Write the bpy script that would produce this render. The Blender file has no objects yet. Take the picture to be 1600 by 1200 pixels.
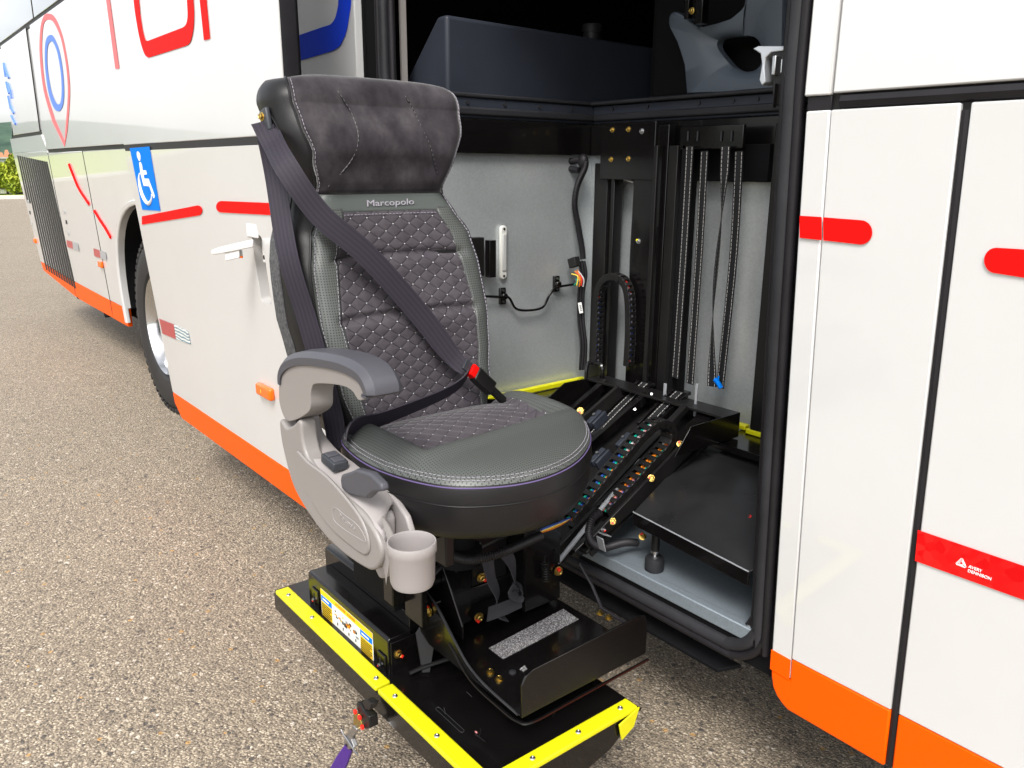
import bpy, math, random
from mathutils import Vector, Matrix
random.seed(7)
D=bpy.data; SC=bpy.context.scene; COL=SC.collection
sin,cos,pi=math.sin,math.cos,math.pi
# ---------------------------------------------------------------- camera
CAM=Vector((0,0,1.43)); FPX=1266.92
RM=Matrix(((0.6272151,0.20353338,-0.75178147),(0.77881904,-0.15585972,0.60757604),(0.00648955,-0.96658259,-0.25627324)))
cd=D.cameras.new('camera'); cam=D.objects.new('camera',cd); COL.objects.link(cam)
cd.sensor_width=36; cd.sensor_fit='HORIZONTAL'; cd.lens=FPX/1600*36; cd.clip_start=.05; cd.clip_end=3000
rt,up,fw=RM.col[0],-RM.col[1],RM.col[2]
cam.matrix_world=Matrix(((rt.x,up.x,-fw.x,CAM.x),(rt.y,up.y,-fw.y,CAM.y),(rt.z,up.z,-fw.z,CAM.z),(0,0,0,1)))
SC.camera=cam
# ---------------------------------------------------------------- sky, sun, exposure
SUN_EL,SUN_AZ=50,-48      # azimuth of the direction towards the sun, measured from +X
w=D.worlds.new('World'); SC.world=w; w.use_nodes=True
nt=w.node_tree; bg=nt.nodes['Background']
sky=nt.nodes.new('ShaderNodeTexSky'); sky.sky_type='NISHITA'; sky.sun_disc=False
sky.sun_elevation=math.radians(SUN_EL); sky.sun_rotation=math.radians(90-SUN_AZ)
sky.air_density=1.0; sky.dust_density=3.0; sky.ozone_density=1.0
hs=nt.nodes.new('ShaderNodeHueSaturation'); hs.inputs['Saturation'].default_value=.22
tc=nt.nodes.new('ShaderNodeTexCoord'); mp=nt.nodes.new('ShaderNodeMapping'); mp.inputs['Scale'].default_value=(1,1,3)
nz=nt.nodes.new('ShaderNodeTexNoise'); nz.inputs['Scale'].default_value=2.2; nz.inputs['Detail'].default_value=7
rp=nt.nodes.new('ShaderNodeMapRange'); rp.inputs['From Min'].default_value=.35; rp.inputs['From Max'].default_value=.68
rp.inputs['To Min'].default_value=.85; rp.inputs['To Max'].default_value=1.5
ml=nt.nodes.new('ShaderNodeMix'); ml.data_type='RGBA'; ml.blend_type='MULTIPLY'; ml.inputs[0].default_value=1
nt.links.new(sky.outputs[0],hs.inputs['Color']); nt.links.new(tc.outputs['Generated'],mp.inputs[0]); nt.links.new(mp.outputs[0],nz.inputs[0])
nt.links.new(nz.outputs[0],rp.inputs[0]); nt.links.new(hs.outputs[0],ml.inputs[6]); nt.links.new(rp.outputs[0],ml.inputs[7])
nt.links.new(ml.outputs[2],bg.inputs['Color']); bg.inputs['Strength'].default_value=.15
sl=D.lights.new('sun','SUN'); sl.energy=1.8; sl.angle=math.radians(20); sl.color=(1,.965,.91)
so=D.objects.new('sun',sl); COL.objects.link(so); so.location=(0,-3,6)
sd=Vector((cos(math.radians(SUN_EL))*cos(math.radians(SUN_AZ)),cos(math.radians(SUN_EL))*sin(math.radians(SUN_AZ)),sin(math.radians(SUN_EL))))
so.rotation_euler=sd.to_track_quat('Z','Y').to_euler()
SC.view_settings.view_transform='Standard'; SC.view_settings.look='None'; SC.view_settings.exposure=.84; SC.view_settings.gamma=1
SC.cycles.max_bounces=8; SC.cycles.diffuse_bounces=5; SC.cycles.glossy_bounces=4
# ---------------------------------------------------------------- measuring helpers: point of a real plane seen at photo pixel
def ray(px,py): return RM@Vector((px-800,py-600,FPX))
def on(px,py,ax,v):
    d=ray(px,py); return CAM+d*((v-CAM[ax])/d[ax])
def onp(px,py,p0,n):
    d=ray(px,py); p0=Vector(p0); n=Vector(n); return CAM+d*((p0-CAM).dot(n)/d.dot(n))
def at(px,py,dist):
    d=ray(px,py); return CAM+d*(dist/math.hypot(d.x,d.y))
# ---------------------------------------------------------------- materials
class N:
    def __init__(s,m): s.t=m.node_tree; s.b=s.t.nodes['Principled BSDF']
    def n(s,k,**kw):
        x=s.t.nodes.new('ShaderNode'+k)
        for a,v in kw.items():
            if hasattr(x,a): setattr(x,a,v)
            else: x.inputs[a.replace('_',' ')].default_value=v
        return x
    def l(s,a,b): s.t.links.new(a,b)
    def m(s,op,a,b=None,c=None):
        x=s.t.nodes.new('ShaderNodeMath'); x.operation=op
        for i,v in enumerate((a,b,c)):
            if v is None: continue
            if hasattr(v,'is_linked') or hasattr(v,'links'): s.l(v,x.inputs[i])
            else: x.inputs[i].default_value=v
        return x.outputs[0]
    def mix(s,f,a,b):
        x=s.t.nodes.new('ShaderNodeMix'); x.data_type='RGBA'
        for i,v in ((0,f),(6,a),(7,b)):
            if hasattr(v,'links'): s.l(v,x.inputs[i])
            elif i==0: x.inputs[0].default_value=v
            else: x.inputs[i].default_value=(*v,1)
        return x.outputs[2]
    def bump(s,h,st=.5,d=.001,nrm=None):
        x=s.t.nodes.new('ShaderNodeBump'); x.inputs['Strength'].default_value=st; x.inputs['Distance'].default_value=d
        s.l(h,x.inputs['Height'])
        if nrm: s.l(nrm,x.inputs['Normal'])
        s.l(x.outputs[0],s.b.inputs['Normal']); return x.outputs[0]
def mat(name,c,r=.5,me=0,coat=0,spec=None,noise=None,bump=None,emit=None,sheen=0,cr=.05):
    """noise=(scale,amount) colour variation; bump=(scale,distance) fine relief"""
    m=D.materials.new(name); m.use_nodes=True; k=N(m); b=k.b
    b.inputs['Base Color'].default_value=(*c,1); b.inputs['Roughness'].default_value=r; b.inputs['Metallic'].default_value=me
    b.inputs['Coat Weight'].default_value=coat; b.inputs['Coat Roughness'].default_value=cr
    if spec is None and max(c)<.12: spec=.28
    if spec is not None: b.inputs['Specular IOR Level'].default_value=spec
    if sheen: b.inputs['Sheen Weight'].default_value=sheen; b.inputs['Sheen Roughness'].default_value=.35
    if noise or bump:
        co=k.n('TexCoord').outputs['Object']
    if noise:
        z=k.n('TexNoise',Scale=noise[0],Detail=6.0,Roughness=.65); k.l(co,z.inputs['Vector'])
        f=k.m('MULTIPLY',k.m('SUBTRACT',z.outputs[0],.5),2*noise[1])
        f=k.m('ADD',f,.5)
        k.l(k.mix(f,tuple(max(0,x*(1-.8)) for x in c),tuple(min(1,x*1.8) for x in c)),b.inputs['Base Color'])
        rr=k.m('ADD',k.m('MULTIPLY',k.m('SUBTRACT',z.outputs[0],.5),.5*noise[1]),r); k.l(rr,b.inputs['Roughness'])
    if bump:
        z=k.n('TexNoise',Scale=bump[0],Detail=3.0); k.l(co,z.inputs['Vector']); k.bump(z.outputs[0],.6,bump[1])
    if emit: b.inputs['Emission Color'].default_value=(*c,1); b.inputs['Emission Strength'].default_value=emit
    return m
M={}
M['galvf']=mat('galvanised_floor',(.20,.235,.265),.5,.35,noise=(220,.22),bump=(3,.01))
M['shelf']=mat('shelf_black',(.016,.016,.017),.3,spec=.6,noise=(6,.5),bump=(9,.002))
M['paint']=mat('white_paint',(.66,.655,.625),.28,coat=1,noise=(1.3,.05),bump=(1.6,.006),cr=.03)
M['plastic_white']=mat('white_plastic',(.74,.73,.71),.35)
M['orange']=mat('orange_paint',(.86,.09,.0),.42,coat=.08,spec=.08)
M['red']=mat('red_film',(.78,.006,.005),.55,spec=.06)
M['pinkred']=mat('pale_red_film',(.75,.16,.17),.55,spec=.06)  # paler, pinker red for the pin outline and one letter stroke
M['blue']=mat('blue_film',(.005,.045,.62),.55,spec=.06)
M['blue2']=mat('pale_blue_film',(.12,.22,.62),.55,spec=.06)
M['bluesign']=mat('sign_blue',(.0,.17,.68),.55,spec=.06)
M['white_ink']=mat('white_ink',(.8,.8,.8),.5)
M['rubber']=mat('black_rubber',(.011,.010,.012),.5,noise=(9,.4),bump=(40,.0006))
M['rubber_dusty']=mat('dusty_rubber',(.02,.02,.023),.5,noise=(6,.5),bump=(60,.0006))
M['blackpaint']=mat('black_metal_paint',(.004,.0035,.0035),.2,coat=.25,noise=(14,.3),bump=(150,.00012))
M['blacksatin']=mat('black_satin',(.009,.0085,.0085),.36,noise=(5,.45),bump=(200,.00015))
M['blackmatte']=mat('black_matte',(.005,.005,.006),.75,spec=.1,noise=(20,.3))
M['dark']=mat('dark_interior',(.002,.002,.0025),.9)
M['yellow']=mat('yellow_strip',(.84,.62,.004),.42,noise=(25,.08),bump=(150,.0004))
M['steel']=mat('zinc_steel',(.45,.45,.46),.3,1,noise=(30,.2))
M['gold']=mat('zinc_gold',(.55,.38,.10),.28,1,noise=(60,.3))
M['redmark']=mat('red_paint_mark',(.75,.02,.01),.5)
M['yelmark']=mat('yellow_paint_mark',(.85,.8,.0),.5)
M['alu']=mat('polished_rim',(.86,.86,.87),.14,1,noise=(3,.1))
M['taupe']=mat('taupe_plastic',(.222,.205,.195),.42,bump=(700,.00015),noise=(4,.06))
M['taupe2']=mat('taupe_plastic_light',(.29,.268,.262),.4,bump=(700,.00015))
M['greyplastic']=mat('grey_armrest_plastic',(.065,.065,.076),.42,bump=(600,.0002))
M['darkplastic']=mat('dark_switch_plastic',(.035,.038,.045),.4,bump=(500,.0002))
M['console']=mat('console_vinyl',(.022,.026,.036),.5,bump=(260,.0005),noise=(4,.2))
M['bluegrey']=mat('blue_grey_plastic',(.085,.105,.13),.42,bump=(420,.0005))
M['leather']=mat('black_leather',(.009,.0085,.009),.42,bump=(330,.0004),noise=(8,.25))
M['greyleather']=mat('grey_leather',(.066,.074,.07),.42,bump=(300,.0004))
M['carpet']=mat('grey_felt',(.07,.07,.072),.95,noise=(160,1.0),bump=(300,.002))
M['thread']=mat('pale_thread',(.34,.32,.37),.7)
M['threadp']=mat('violet_thread',(.10,.07,.18),.7)
M['amber']=mat('amber_lens',(.85,.13,.0),.2,coat=.3); 
M['tyre']=mat('tyre_rubber',(.022,.021,.021),.62,noise=(10,.4),bump=(80,.0008))
M['glass']=mat('tinted_glass',(.02,.02,.024),.03,coat=1,spec=1.0)
M['purple']=mat('purple_webbing',(.06,.015,.20),.6,bump=(200,.0008))
M['tagwhite']=mat('white_tag',(.8,.8,.78),.6)
M['inkblack']=mat('black_ink',(.01,.01,.01),.6)
M['silver']=mat('reflective_silver',(.45,.47,.5),.3,.5)
M['darkred']=mat('dark_red_reflector',(.38,.02,.03),.3,coat=.4,noise=(20,.2))
for nm,c in (('wire_green',(.0,.28,.20)),('wire_orange',(.6,.17,.01)),('wire_white',(.42,.40,.40)),('wire_red',(.7,.03,.02)),('wire_blue',(.02,.07,.32)),('wire_yellow',(.8,.6,.05)),('wire_pink',(.45,.17,.17))): M[nm]=mat(nm,c,.4)
def special():
    # galvanised sheet
    m=mat('galvanised_sheet',(.40,.415,.43),.5,.6); k=N(m); co=k.n('TexCoord').outputs['Object']
    v=k.n('TexVoronoi',Scale=230.0); k.l(co,v.inputs['Vector']); z=k.n('TexNoise',Scale=2.5,Detail=5.0); k.l(co,z.inputs['Vector'])
    f=k.m('ADD',k.m('MULTIPLY',k.n('SeparateColor').outputs[0],0),k.m('ADD',k.m('MULTIPLY',z.outputs[0],1.3),-.15))
    sc=k.n('SeparateColor'); k.l(v.outputs['Color'],sc.inputs[0])
    f=k.m('ADD',f,k.m('MULTIPLY',k.m('SUBTRACT',sc.outputs[0],.5),.2))
    k.l(k.mix(f,(.36,.39,.40),(.70,.73,.74)),k.b.inputs['Base Color'])
    k.l(k.m('ADD',k.m('MULTIPLY',sc.outputs[1],.12),.34),k.b.inputs['Roughness'])
    z2=k.n('TexNoise',Scale=1.4,Detail=2.0); k.l(co,z2.inputs['Vector']); k.bump(z2.outputs[0],.5,.02)
    M['galv']=m
    # perforated grey leather : UV in metres
    m=mat('perforated_leather',(.05,.056,.053),.4,spec=.38); k=N(m); uv=k.n('UVMap').outputs[0]; s=k.n('SeparateXYZ'); k.l(uv,s.inputs[0])
    a=k.m('PINGPONG',k.m('MULTIPLY',s.outputs[0],1/.0052),.5); b=k.m('PINGPONG',k.m('MULTIPLY',s.outputs[1],1/.0052),.5)
    dd=k.m('SQRT',k.m('ADD',k.m('MULTIPLY',a,a),k.m('MULTIPLY',b,b)))
    h=k.m('GREATER_THAN',dd,.24); co=k.n('TexCoord').outputs['Object']
    z=k.n('TexNoise',Scale=300.0,Detail=2.0); k.l(co,z.inputs['Vector'])
    z3=k.n('TexNoise',Scale=9.0,Detail=3.0); k.l(co,z3.inputs['Vector'])
    k.l(k.mix(h,(.012,.012,.012),(.076,.082,.077)),k.b.inputs['Base Color'])
    k.bump(k.m('ADD',k.m('ADD',h,k.m('MULTIPLY',z.outputs[0],.5)),k.m('MULTIPLY',z3.outputs[0],2.0)),.5,.0006); M['perf']=m
    # diamond quilt
    m=mat('quilted_fabric',(.03,.027,.032),.75,sheen=.3); k=N(m); uv=k.n('UVMap').outputs[0]; s=k.n('SeparateXYZ'); k.l(uv,s.inputs[0])
    x=k.m('MULTIPLY',s.outputs[0],1/.040); y=k.m('MULTIPLY',s.outputs[1],1/.028)
    p=k.m('PINGPONG',k.m('ADD',x,y),.5); q=k.m('PINGPONG',k.m('SUBTRACT',x,y),.5)
    mn=k.m('MINIMUM',p,q); mx=k.m('MAXIMUM',p,q)
    h=k.m('POWER',k.m('MULTIPLY',mn,2),.42); dot=k.m('LESS_THAN',mx,.045); seam=k.m('LESS_THAN',mn,.028)
    co=k.n('TexCoord').outputs['Object']; z=k.n('TexNoise',Scale=900.0,Detail=1.0); k.l(co,z.inputs['Vector'])
    z3=k.n('TexNoise',Scale=30.0,Detail=2.0); k.l(co,z3.inputs['Vector'])
    c=k.mix(z3.outputs[0],(.03,.025,.033),(.075,.066,.074)); c=k.mix(seam,c,(.006,.006,.008)); c=k.mix(dot,c,(.6,.6,.62)); k.l(c,k.b.inputs['Base Color'])
    k.bump(k.m('ADD',h,k.m('MULTIPLY',z.outputs[0],.12)),.8,.0028); M['quilt']=m
    # velvet
    m=mat('velvet',(.022,.018,.021),.85,sheen=1); k=N(m); co=k.n('TexCoord').outputs['Object']
    z=k.n('TexNoise',Scale=16.0,Detail=9.0,Roughness=.75); k.l(co,z.inputs['Vector'])
    mp=k.n('Mapping'); mp.inputs['Scale'].default_value=(1,2.6,1.6); k.l(co,mp.inputs[0])
    z2=k.n('TexNoise',Scale=9.0,Detail=5.0); k.l(mp.outputs[0],z2.inputs['Vector'])
    k.l(k.mix(k.m('POWER',k.m('MULTIPLY',z.outputs[0],z2.outputs[0]),1.4),(.004,.002,.005),(.17,.155,.165)),k.b.inputs['Base Color'])
    k.b.inputs['Sheen Roughness'].default_value=.28; k.l(k.m('ADD',k.m('MULTIPLY',z2.outputs[0],.9),.3),k.b.inputs['Sheen Weight'])
    z4=k.n('TexNoise',Scale=700.0,Detail=1.0); k.l(co,z4.inputs['Vector']); k.bump(z4.outputs[0],.5,.0008); M['velvet']=m
    # belt webbing, u along
    m=mat('belt_webbing',(.03,.025,.036),.6,spec=.3); k=N(m); uv=k.n('UVMap').outputs[0]; s=k.n('SeparateXYZ'); k.l(uv,s.inputs[0])
    a=k.m('PINGPONG',k.m('MULTIPLY',s.outputs[1],1/.009),.5)
    b=k.m('PINGPONG',k.m('MULTIPLY',k.m('ADD',s.outputs[0],s.outputs[1]),1/.0018),.5)
    k.l(k.mix(k.m('MULTIPLY',a,2),(.015,.012,.019),(.024,.019,.030)),k.b.inputs['Base Color']); k.bump(k.m('ADD',k.m('MULTIPLY',a,.6),b),.7,.0006); M['belt']=m
    # coarse strap with pale edge stitching
    m=mat('stitched_webbing',(.012,.012,.013),.6); k=N(m); uv=k.n('UVMap').outputs[0]; s=k.n('SeparateXYZ'); k.l(uv,s.inputs[0])
    v=k.m('ABSOLUTE',s.outputs[1]); near=k.m('MULTIPLY',k.m('GREATER_THAN',v,.0098),k.m('LESS_THAN',v,.0112))
    ds=k.m('GREATER_THAN',k.m('FRACT',k.m('MULTIPLY',s.outputs[0],1/.011)),.28)
    k.l(k.mix(k.m('MULTIPLY',near,ds),(.012,.012,.013),(.62,.6,.58)),k.b.inputs['Base Color'])
    b=k.m('PINGPONG',k.m('MULTIPLY',s.outputs[0],1/.003),.5); k.bump(b,.6,.0008); M['strap']=m
    m=mat('coarse_webbing',(.03,.03,.034),.7); k=N(m); uv=k.n('UVMap').outputs[0]; s=k.n('SeparateXYZ'); k.l(uv,s.inputs[0])
    b=k.m('PINGPONG',k.m('MULTIPLY',k.m('ADD',s.outputs[0],k.m('MULTIPLY',k.m('ABSOLUTE',s.outputs[1]),1)),1/.0035),.5)
    k.l(k.mix(k.m('MULTIPLY',b,2),(.012,.012,.014),(.06,.06,.07)),k.b.inputs['Base Color']); k.bump(b,.9,.0015); M['web']=m
    # anti slip
    m=mat('anti_slip',(.12,.115,.12),.9); k=N(m); co=k.n('TexCoord').outputs['Object']; z=k.n('TexVoronoi',Scale=600.0); k.l(co,z.inputs['Vector'])
    sc=k.n('SeparateColor'); k.l(z.outputs['Color'],sc.inputs[0]); k.l(k.mix(k.m('POWER',sc.outputs[0],3),(.07,.068,.07),(.62,.60,.62)),k.b.inputs['Base Color']); k.bump(sc.outputs[1],.9,.001); M['grip']=m
    # exposed aggregate asphalt
    m=mat('asphalt',(.25,.22,.19),.85); k=N(m); co=k.n('TexCoord').outputs['Object']
    ds=k.n('TexNoise',Scale=70.0,Detail=2.0); k.l(co,ds.inputs['Vector'])
    vm=k.n('VectorMath'); vm.operation='MULTIPLY_ADD'; k.l(ds.outputs['Color'],vm.inputs[0]); vm.inputs[1].default_value=(.008,.008,.008); k.l(co,vm.inputs[2])
    v=k.n('TexVoronoi',Scale=135.0,Randomness=1.0); k.l(vm.outputs[0],v.inputs['Vector'])
    v2=k.n('TexVoronoi',Scale=330.0); k.l(vm.outputs[0],v2.inputs['Vector'])
    sc=k.n('SeparateColor'); k.l(v.outputs['Color'],sc.inputs[0]); sc2=k.n('SeparateColor'); k.l(v2.outputs['Color'],sc2.inputs[0])
    cr=k.n('ValToRGB'); e=cr.color_ramp.elements
    e[0].position=0; e[0].color=(.055,.05,.05,1); e[1].position=1; e[1].color=(.66,.56,.43,1)
    for p,cc in ((.13,(.10,.083,.066)),(.26,(.24,.195,.145)),(.55,(.36,.295,.215)),(.80,(.48,.40,.30))):
        x=e.new(p); x.color=(*cc,1)
    k.l(sc.outputs[0],cr.inputs[0])
    edge=k.m('GREATER_THAN',v.outputs['Distance'],.60)
    small=k.mix(sc2.outputs[0],(.08,.065,.05),(.37,.305,.225))
    c=k.mix(k.m('GREATER_THAN',v.outputs['Distance'],.48),cr.outputs[0],small)
    v3=k.n('TexVoronoi',Scale=46.0); k.l(vm.outputs[0],v3.inputs['Vector']); sc3=k.n('SeparateColor'); k.l(v3.outputs['Color'],sc3.inputs[0])
    near_=k.m('LESS_THAN',v3.outputs['Distance'],.33)
    c=k.mix(k.m('MULTIPLY',near_,k.m('LESS_THAN',sc3.outputs[0],.07)),c,(.07,.062,.058)); c=k.mix(k.m('MULTIPLY',near_,k.m('GREATER_THAN',sc3.outputs[1],.975)),c,(.45,.27,.10)); c=k.mix(k.m('MULTIPLY',near_,k.m('GREATER_THAN',sc3.outputs[2],.95)),c,(.62,.55,.46))
    z=k.n('TexNoise',Scale=1.1,Detail=4.0); k.l(co,z.inputs['Vector'])
    z5=k.n('TexNoise',Scale=14.0,Detail=5.0); k.l(co,z5.inputs['Vector'])
    f=k.m('ADD',k.m('MULTIPLY',z.outputs[0],.9),k.m('MULTIPLY',z5.outputs[0],.35))
    k.l(k.mix(f,k.mix(.5,c,(.15,.115,.08)),c),k.b.inputs['Base Color'])
    k.l(k.m('ADD',k.m('MULTIPLY',sc.outputs[1],.4),.5),k.b.inputs['Roughness'])
    hh=k.m('SUBTRACT',k.m('MULTIPLY',sc.outputs[2],.6),k.m('MULTIPLY',v.outputs['Distance'],1.4)); k.bump(hh,.9,.003); M['asphalt']=m
    # reflector honeycomb film
    m=mat('red_reflective_film',(.7,.005,.005),.45,spec=.2); k=N(m); co=k.n('TexCoord').outputs['Object']; v=k.n('TexVoronoi',Scale=60.0); k.l(co,v.inputs['Vector'])
    sc=k.n('SeparateColor'); k.l(v.outputs['Color'],sc.inputs[0]); k.l(k.mix(sc.outputs[0],(.55,.0,.002),(.85,.012,.01)),k.b.inputs['Base Color']); M['redrefl']=m
    # silver/blue hatched reflector
    m=mat('hatched_reflector',(.5,.5,.5),.3); k=N(m); co=k.n('TexCoord').outputs['Object']; wv=k.n('TexWave',Scale=22.0,Distortion=4.0); wv.bands_direction='Z'; k.l(co,wv.inputs['Vector'])
    k.l(k.mix(k.m('GREATER_THAN',wv.outputs[1],.5),(.70,.72,.70),(.12,.22,.27)),k.b.inputs['Base Color']); M['hatch']=m
    # far vegetation
    for nm,a,b,s_ in (('hill_green',(.018,.045,.03),(.06,.11,.07),.05),('tree_green',(.07,.12,.01),(.38,.42,.03),.8),('grass',(.20,.28,.01),(.36,.42,.03),.6)):
        m=mat(nm,a,.9); k=N(m); co=k.n('TexCoord').outputs['Object']; z=k.n('TexNoise',Scale=s_,Detail=9.0,Roughness=.7); k.l(co,z.inputs['Vector'])
        mr=k.n('MapRange'); mr.inputs[1].default_value=.35; mr.inputs[2].default_value=.65; k.l(z.outputs[0],mr.inputs[0])
        k.l(k.mix(mr.outputs[0],a,b),k.b.inputs['Base Color']); M[nm]=m
    M['hatchcar']=mat('car_white',(.75,.75,.75),.3)
special()
# ---------------------------------------------------------------- mesh helpers
ORG={}
def empty(name,loc,label=None,cat=None,group=None):
    o=D.objects.new(name,None); COL.objects.link(o); o.location=loc; o.empty_display_size=.1; ORG[o]=Vector(loc)
    tag(o,label,cat,group); return o
def tag(o,label=None,cat=None,group=None,kind=None):
    if label: o['label']=label
    if cat: o['category']=cat
    if group: o['group']=group
    if kind: o['kind']=kind
    return o
class MB:
    def __init__(s): s.v=[]; s.f=[]; s.mi=[]; s.uv={}; s.cur=0
    def add(s,vs,fs,uvs=None):
        o=len(s.v); s.v+= [Vector(p) for p in vs]
        for f in fs:
            s.f.append([i+o for i in f]); s.mi.append(s.cur)
        if uvs:
            for i,u in enumerate(uvs): s.uv[o+i]=u
        return s
    def box(s,a,b,R=None,c=None):
        a=Vector(a); b=Vector(b)
        P=[Vector((x,y,z)) for x in (a.x,b.x) for y in (a.y,b.y) for z in (a.z,b.z)]
        if R is not None:
            c=Vector(c) if c is not None else (a+b)/2
            P=[c+R@(p-c) for p in P]
        return s.add(P,[(0,1,3,2),(4,6,7,5),(0,4,5,1),(2,3,7,6),(0,2,6,4),(1,5,7,3)])
    def obox(s,c,ax,ay,az,hx,hy,hz):
        c=Vector(c); ax=Vector(ax).normalized(); ay=Vector(ay).normalized(); az=Vector(az).normalized()
        P=[c+ax*(i*hx)+ay*(j*hy)+az*(k*hz) for i in (-1,1) for j in (-1,1) for k in (-1,1)]
        return s.add(P,[(0,1,3,2),(4,6,7,5),(0,4,5,1),(2,3,7,6),(0,2,6,4),(1,5,7,3)])
    def prism(s,pts,off):
        """closed polygon of 3D points, extruded by vector off"""
        pts=[Vector(p) for p in pts]; off=Vector(off); n=len(pts)
        return s.add(pts+[p+off for p in pts],[list(range(n)),[n+i for i in reversed(range(n))]]+[(i,n+i,n+(i+1)%n,(i+1)%n) for i in range(n)])
    def ring(s,outer,inner,off):
        outer=[Vector(p) for p in outer]; inner=[Vector(p) for p in inner]; off=Vector(off); n=len(outer)
        V=outer+inner+[p+off for p in outer]+[p+off for p in inner]; F=[]
        for i in range(n):
            j=(i+1)%n
            F+= [(i,j,n+j,n+i),(2*n+i,3*n+i,3*n+j,2*n+j),(i,2*n+i,2*n+j,j),(n+i,n+j,3*n+j,3*n+i)]
        return s.add(V,F)
    def tube(s,pts,r,seg=8,cap=True,rf=None,closed=False):
        pts=[Vector(p) for p in pts]; n=len(pts); V=[]; F=[]
        prev=None
        for i,p in enumerate(pts):
            if closed: t=(pts[(i+1)%n]-pts[i-1])
            else: t=(pts[min(i+1,n-1)]-pts[max(i-1,0)])
            t.normalize()
            if prev is None:
                a=Vector((0,0,1)) if abs(t.z)<.9 else Vector((1,0,0)); u=t.cross(a).normalized()
            else: u=(prev-t*prev.dot(t)).normalized()
            prev=u; w_=t.cross(u); rr=r*(rf(i/(n-1)) if rf else 1)
            V+=[p+(u*cos(2*pi*k/seg)+w_*sin(2*pi*k/seg))*rr for k in range(seg)]
        for i in range(n if closed else n-1):
            i2=(i+1)%n
            for k in range(seg):
                k2=(k+1)%seg; F.append((i*seg+k,i*seg+k2,i2*seg+k2,i2*seg+k))
        if cap and not closed: F+= [list(reversed(range(seg))),[(n-1)*seg+k for k in range(seg)]]
        return s.add(V,F)
    def cyl(s,p,ax,r,h,seg=16,r2=None):
        p=Vector(p); ax=Vector(ax).normalized(); return s.tube2(p,p+ax*h,r,r if r2 is None else r2,seg)
    def tube2(s,a,b,r1,r2,seg=12):
        a=Vector(a); b=Vector(b); t=(b-a).normalized(); q=Vector((0,0,1)) if abs(t.z)<.9 else Vector((1,0,0)); u=t.cross(q).normalized(); w_=t.cross(u)
        V=[a+(u*cos(2*pi*k/seg)+w_*sin(2*pi*k/seg))*r1 for k in range(seg)]+[b+(u*cos(2*pi*k/seg)+w_*sin(2*pi*k/seg))*r2 for k in range(seg)]
        return s.add(V,[(k,(k+1)%seg,seg+(k+1)%seg,seg+k) for k in range(seg)]+[list(reversed(range(seg))),list(range(seg,2*seg))])
    def lathe(s,c,ax,prof,seg=32,ref=None):
        """prof list of (radius, along-axis)"""
        c=Vector(c); t=Vector(ax).normalized(); q=Vector((0,0,1)) if abs(t.z)<.9 else Vector((1,0,0)); u=t.cross(q).normalized(); w_=t.cross(u); V=[];F=[]
        for r,h in prof: V+=[c+t*h+(u*cos(2*pi*k/seg)+w_*sin(2*pi*k/seg))*r for k in range(seg)]
        for i in range(len(prof)-1):
            for k in range(seg): F.append((i*seg+k,i*seg+(k+1)%seg,(i+1)*seg+(k+1)%seg,(i+1)*seg+k))
        return s.add(V,F)
    def grid(s,fn,nu,nv,uvf=None):
        V=[];U=[]
        for j in range(nv+1):
            for i in range(nu+1):
                V.append(fn(i/nu,j/nv)); U.append(uvf(i/nu,j/nv) if uvf else (i/nu,j/nv))
        F=[(j*(nu+1)+i,j*(nu+1)+i+1,(j+1)*(nu+1)+i+1,(j+1)*(nu+1)+i) for j in range(nv) for i in range(nu)]
        return s.add(V,F,U)
    def loft(s,loops,cap0=False,cap1=False):
        n=len(loops[0]); V=[p for l in loops for p in l]; F=[]
        for i in range(len(loops)-1):
            for k in range(n): F.append((i*n+k,i*n+(k+1)%n,(i+1)*n+(k+1)%n,(i+1)*n+k))
        if cap0: F.append(list(reversed(range(n))))
        if cap1: F.append([(len(loops)-1)*n+k for k in range(n)])
        return s.add(V,F)
    def build(s,name,m,parent=None,bevel=0,ang=35,label=None,cat=None,group=None,kind=None,solid=0,seg=2,subsurf=0):
        lo=Vector((min(p.x for p in s.v),min(p.y for p in s.v),min(p.z for p in s.v))); hi=Vector((max(p.x for p in s.v),max(p.y for p in s.v),max(p.z for p in s.v)))
        c=(lo+hi)/2
        if parent is None: c.z=lo.z
        me=D.meshes.new(name); me.from_pydata([p-c for p in s.v],[],s.f); 
        ms=m if isinstance(m,(list,tuple)) else [m]
        for x in ms: me.materials.append(M[x] if isinstance(x,str) else x)
        if len(ms)>1: me.polygons.foreach_set('material_index',s.mi)
        if s.uv:
            ul=me.uv_layers.new(name='UVMap')
            for lp in me.loops: ul.data[lp.index].uv=s.uv.get(lp.vertex_index,(0,0))
        me.validate()
        import bmesh
        bm=bmesh.new(); bm.from_mesh(me)
        if not s.uv: bmesh.ops.recalc_face_normals(bm,faces=bm.faces)
        bm.to_mesh(me); bm.free()
        me.shade_smooth(); me.set_sharp_from_angle(angle=math.radians(ang))
        o=D.objects.new(name,me); COL.objects.link(o)
        po=ORG[parent] if parent is not None else Vector((0,0,0))
        if parent is not None: o.parent=parent
        o.location=c-po; ORG[o]=c
        if solid:
            q=o.modifiers.new('solid','SOLIDIFY'); q.thickness=solid; q.offset=-1
        if subsurf:
            q=o.modifiers.new('sub','SUBSURF'); q.levels=subsurf; q.render_levels=subsurf
        if bevel:
            q=o.modifiers.new('bevel','BEVEL'); q.width=bevel; q.segments=seg; q.limit_method='ANGLE'; q.angle_limit=math.radians(30)
        return tag(o,label,cat,group,kind)
def boxo(name,a,b,m,parent,bevel=.002,**k): return MB().box(a,b).build(name,m,parent,bevel,**k)
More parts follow.
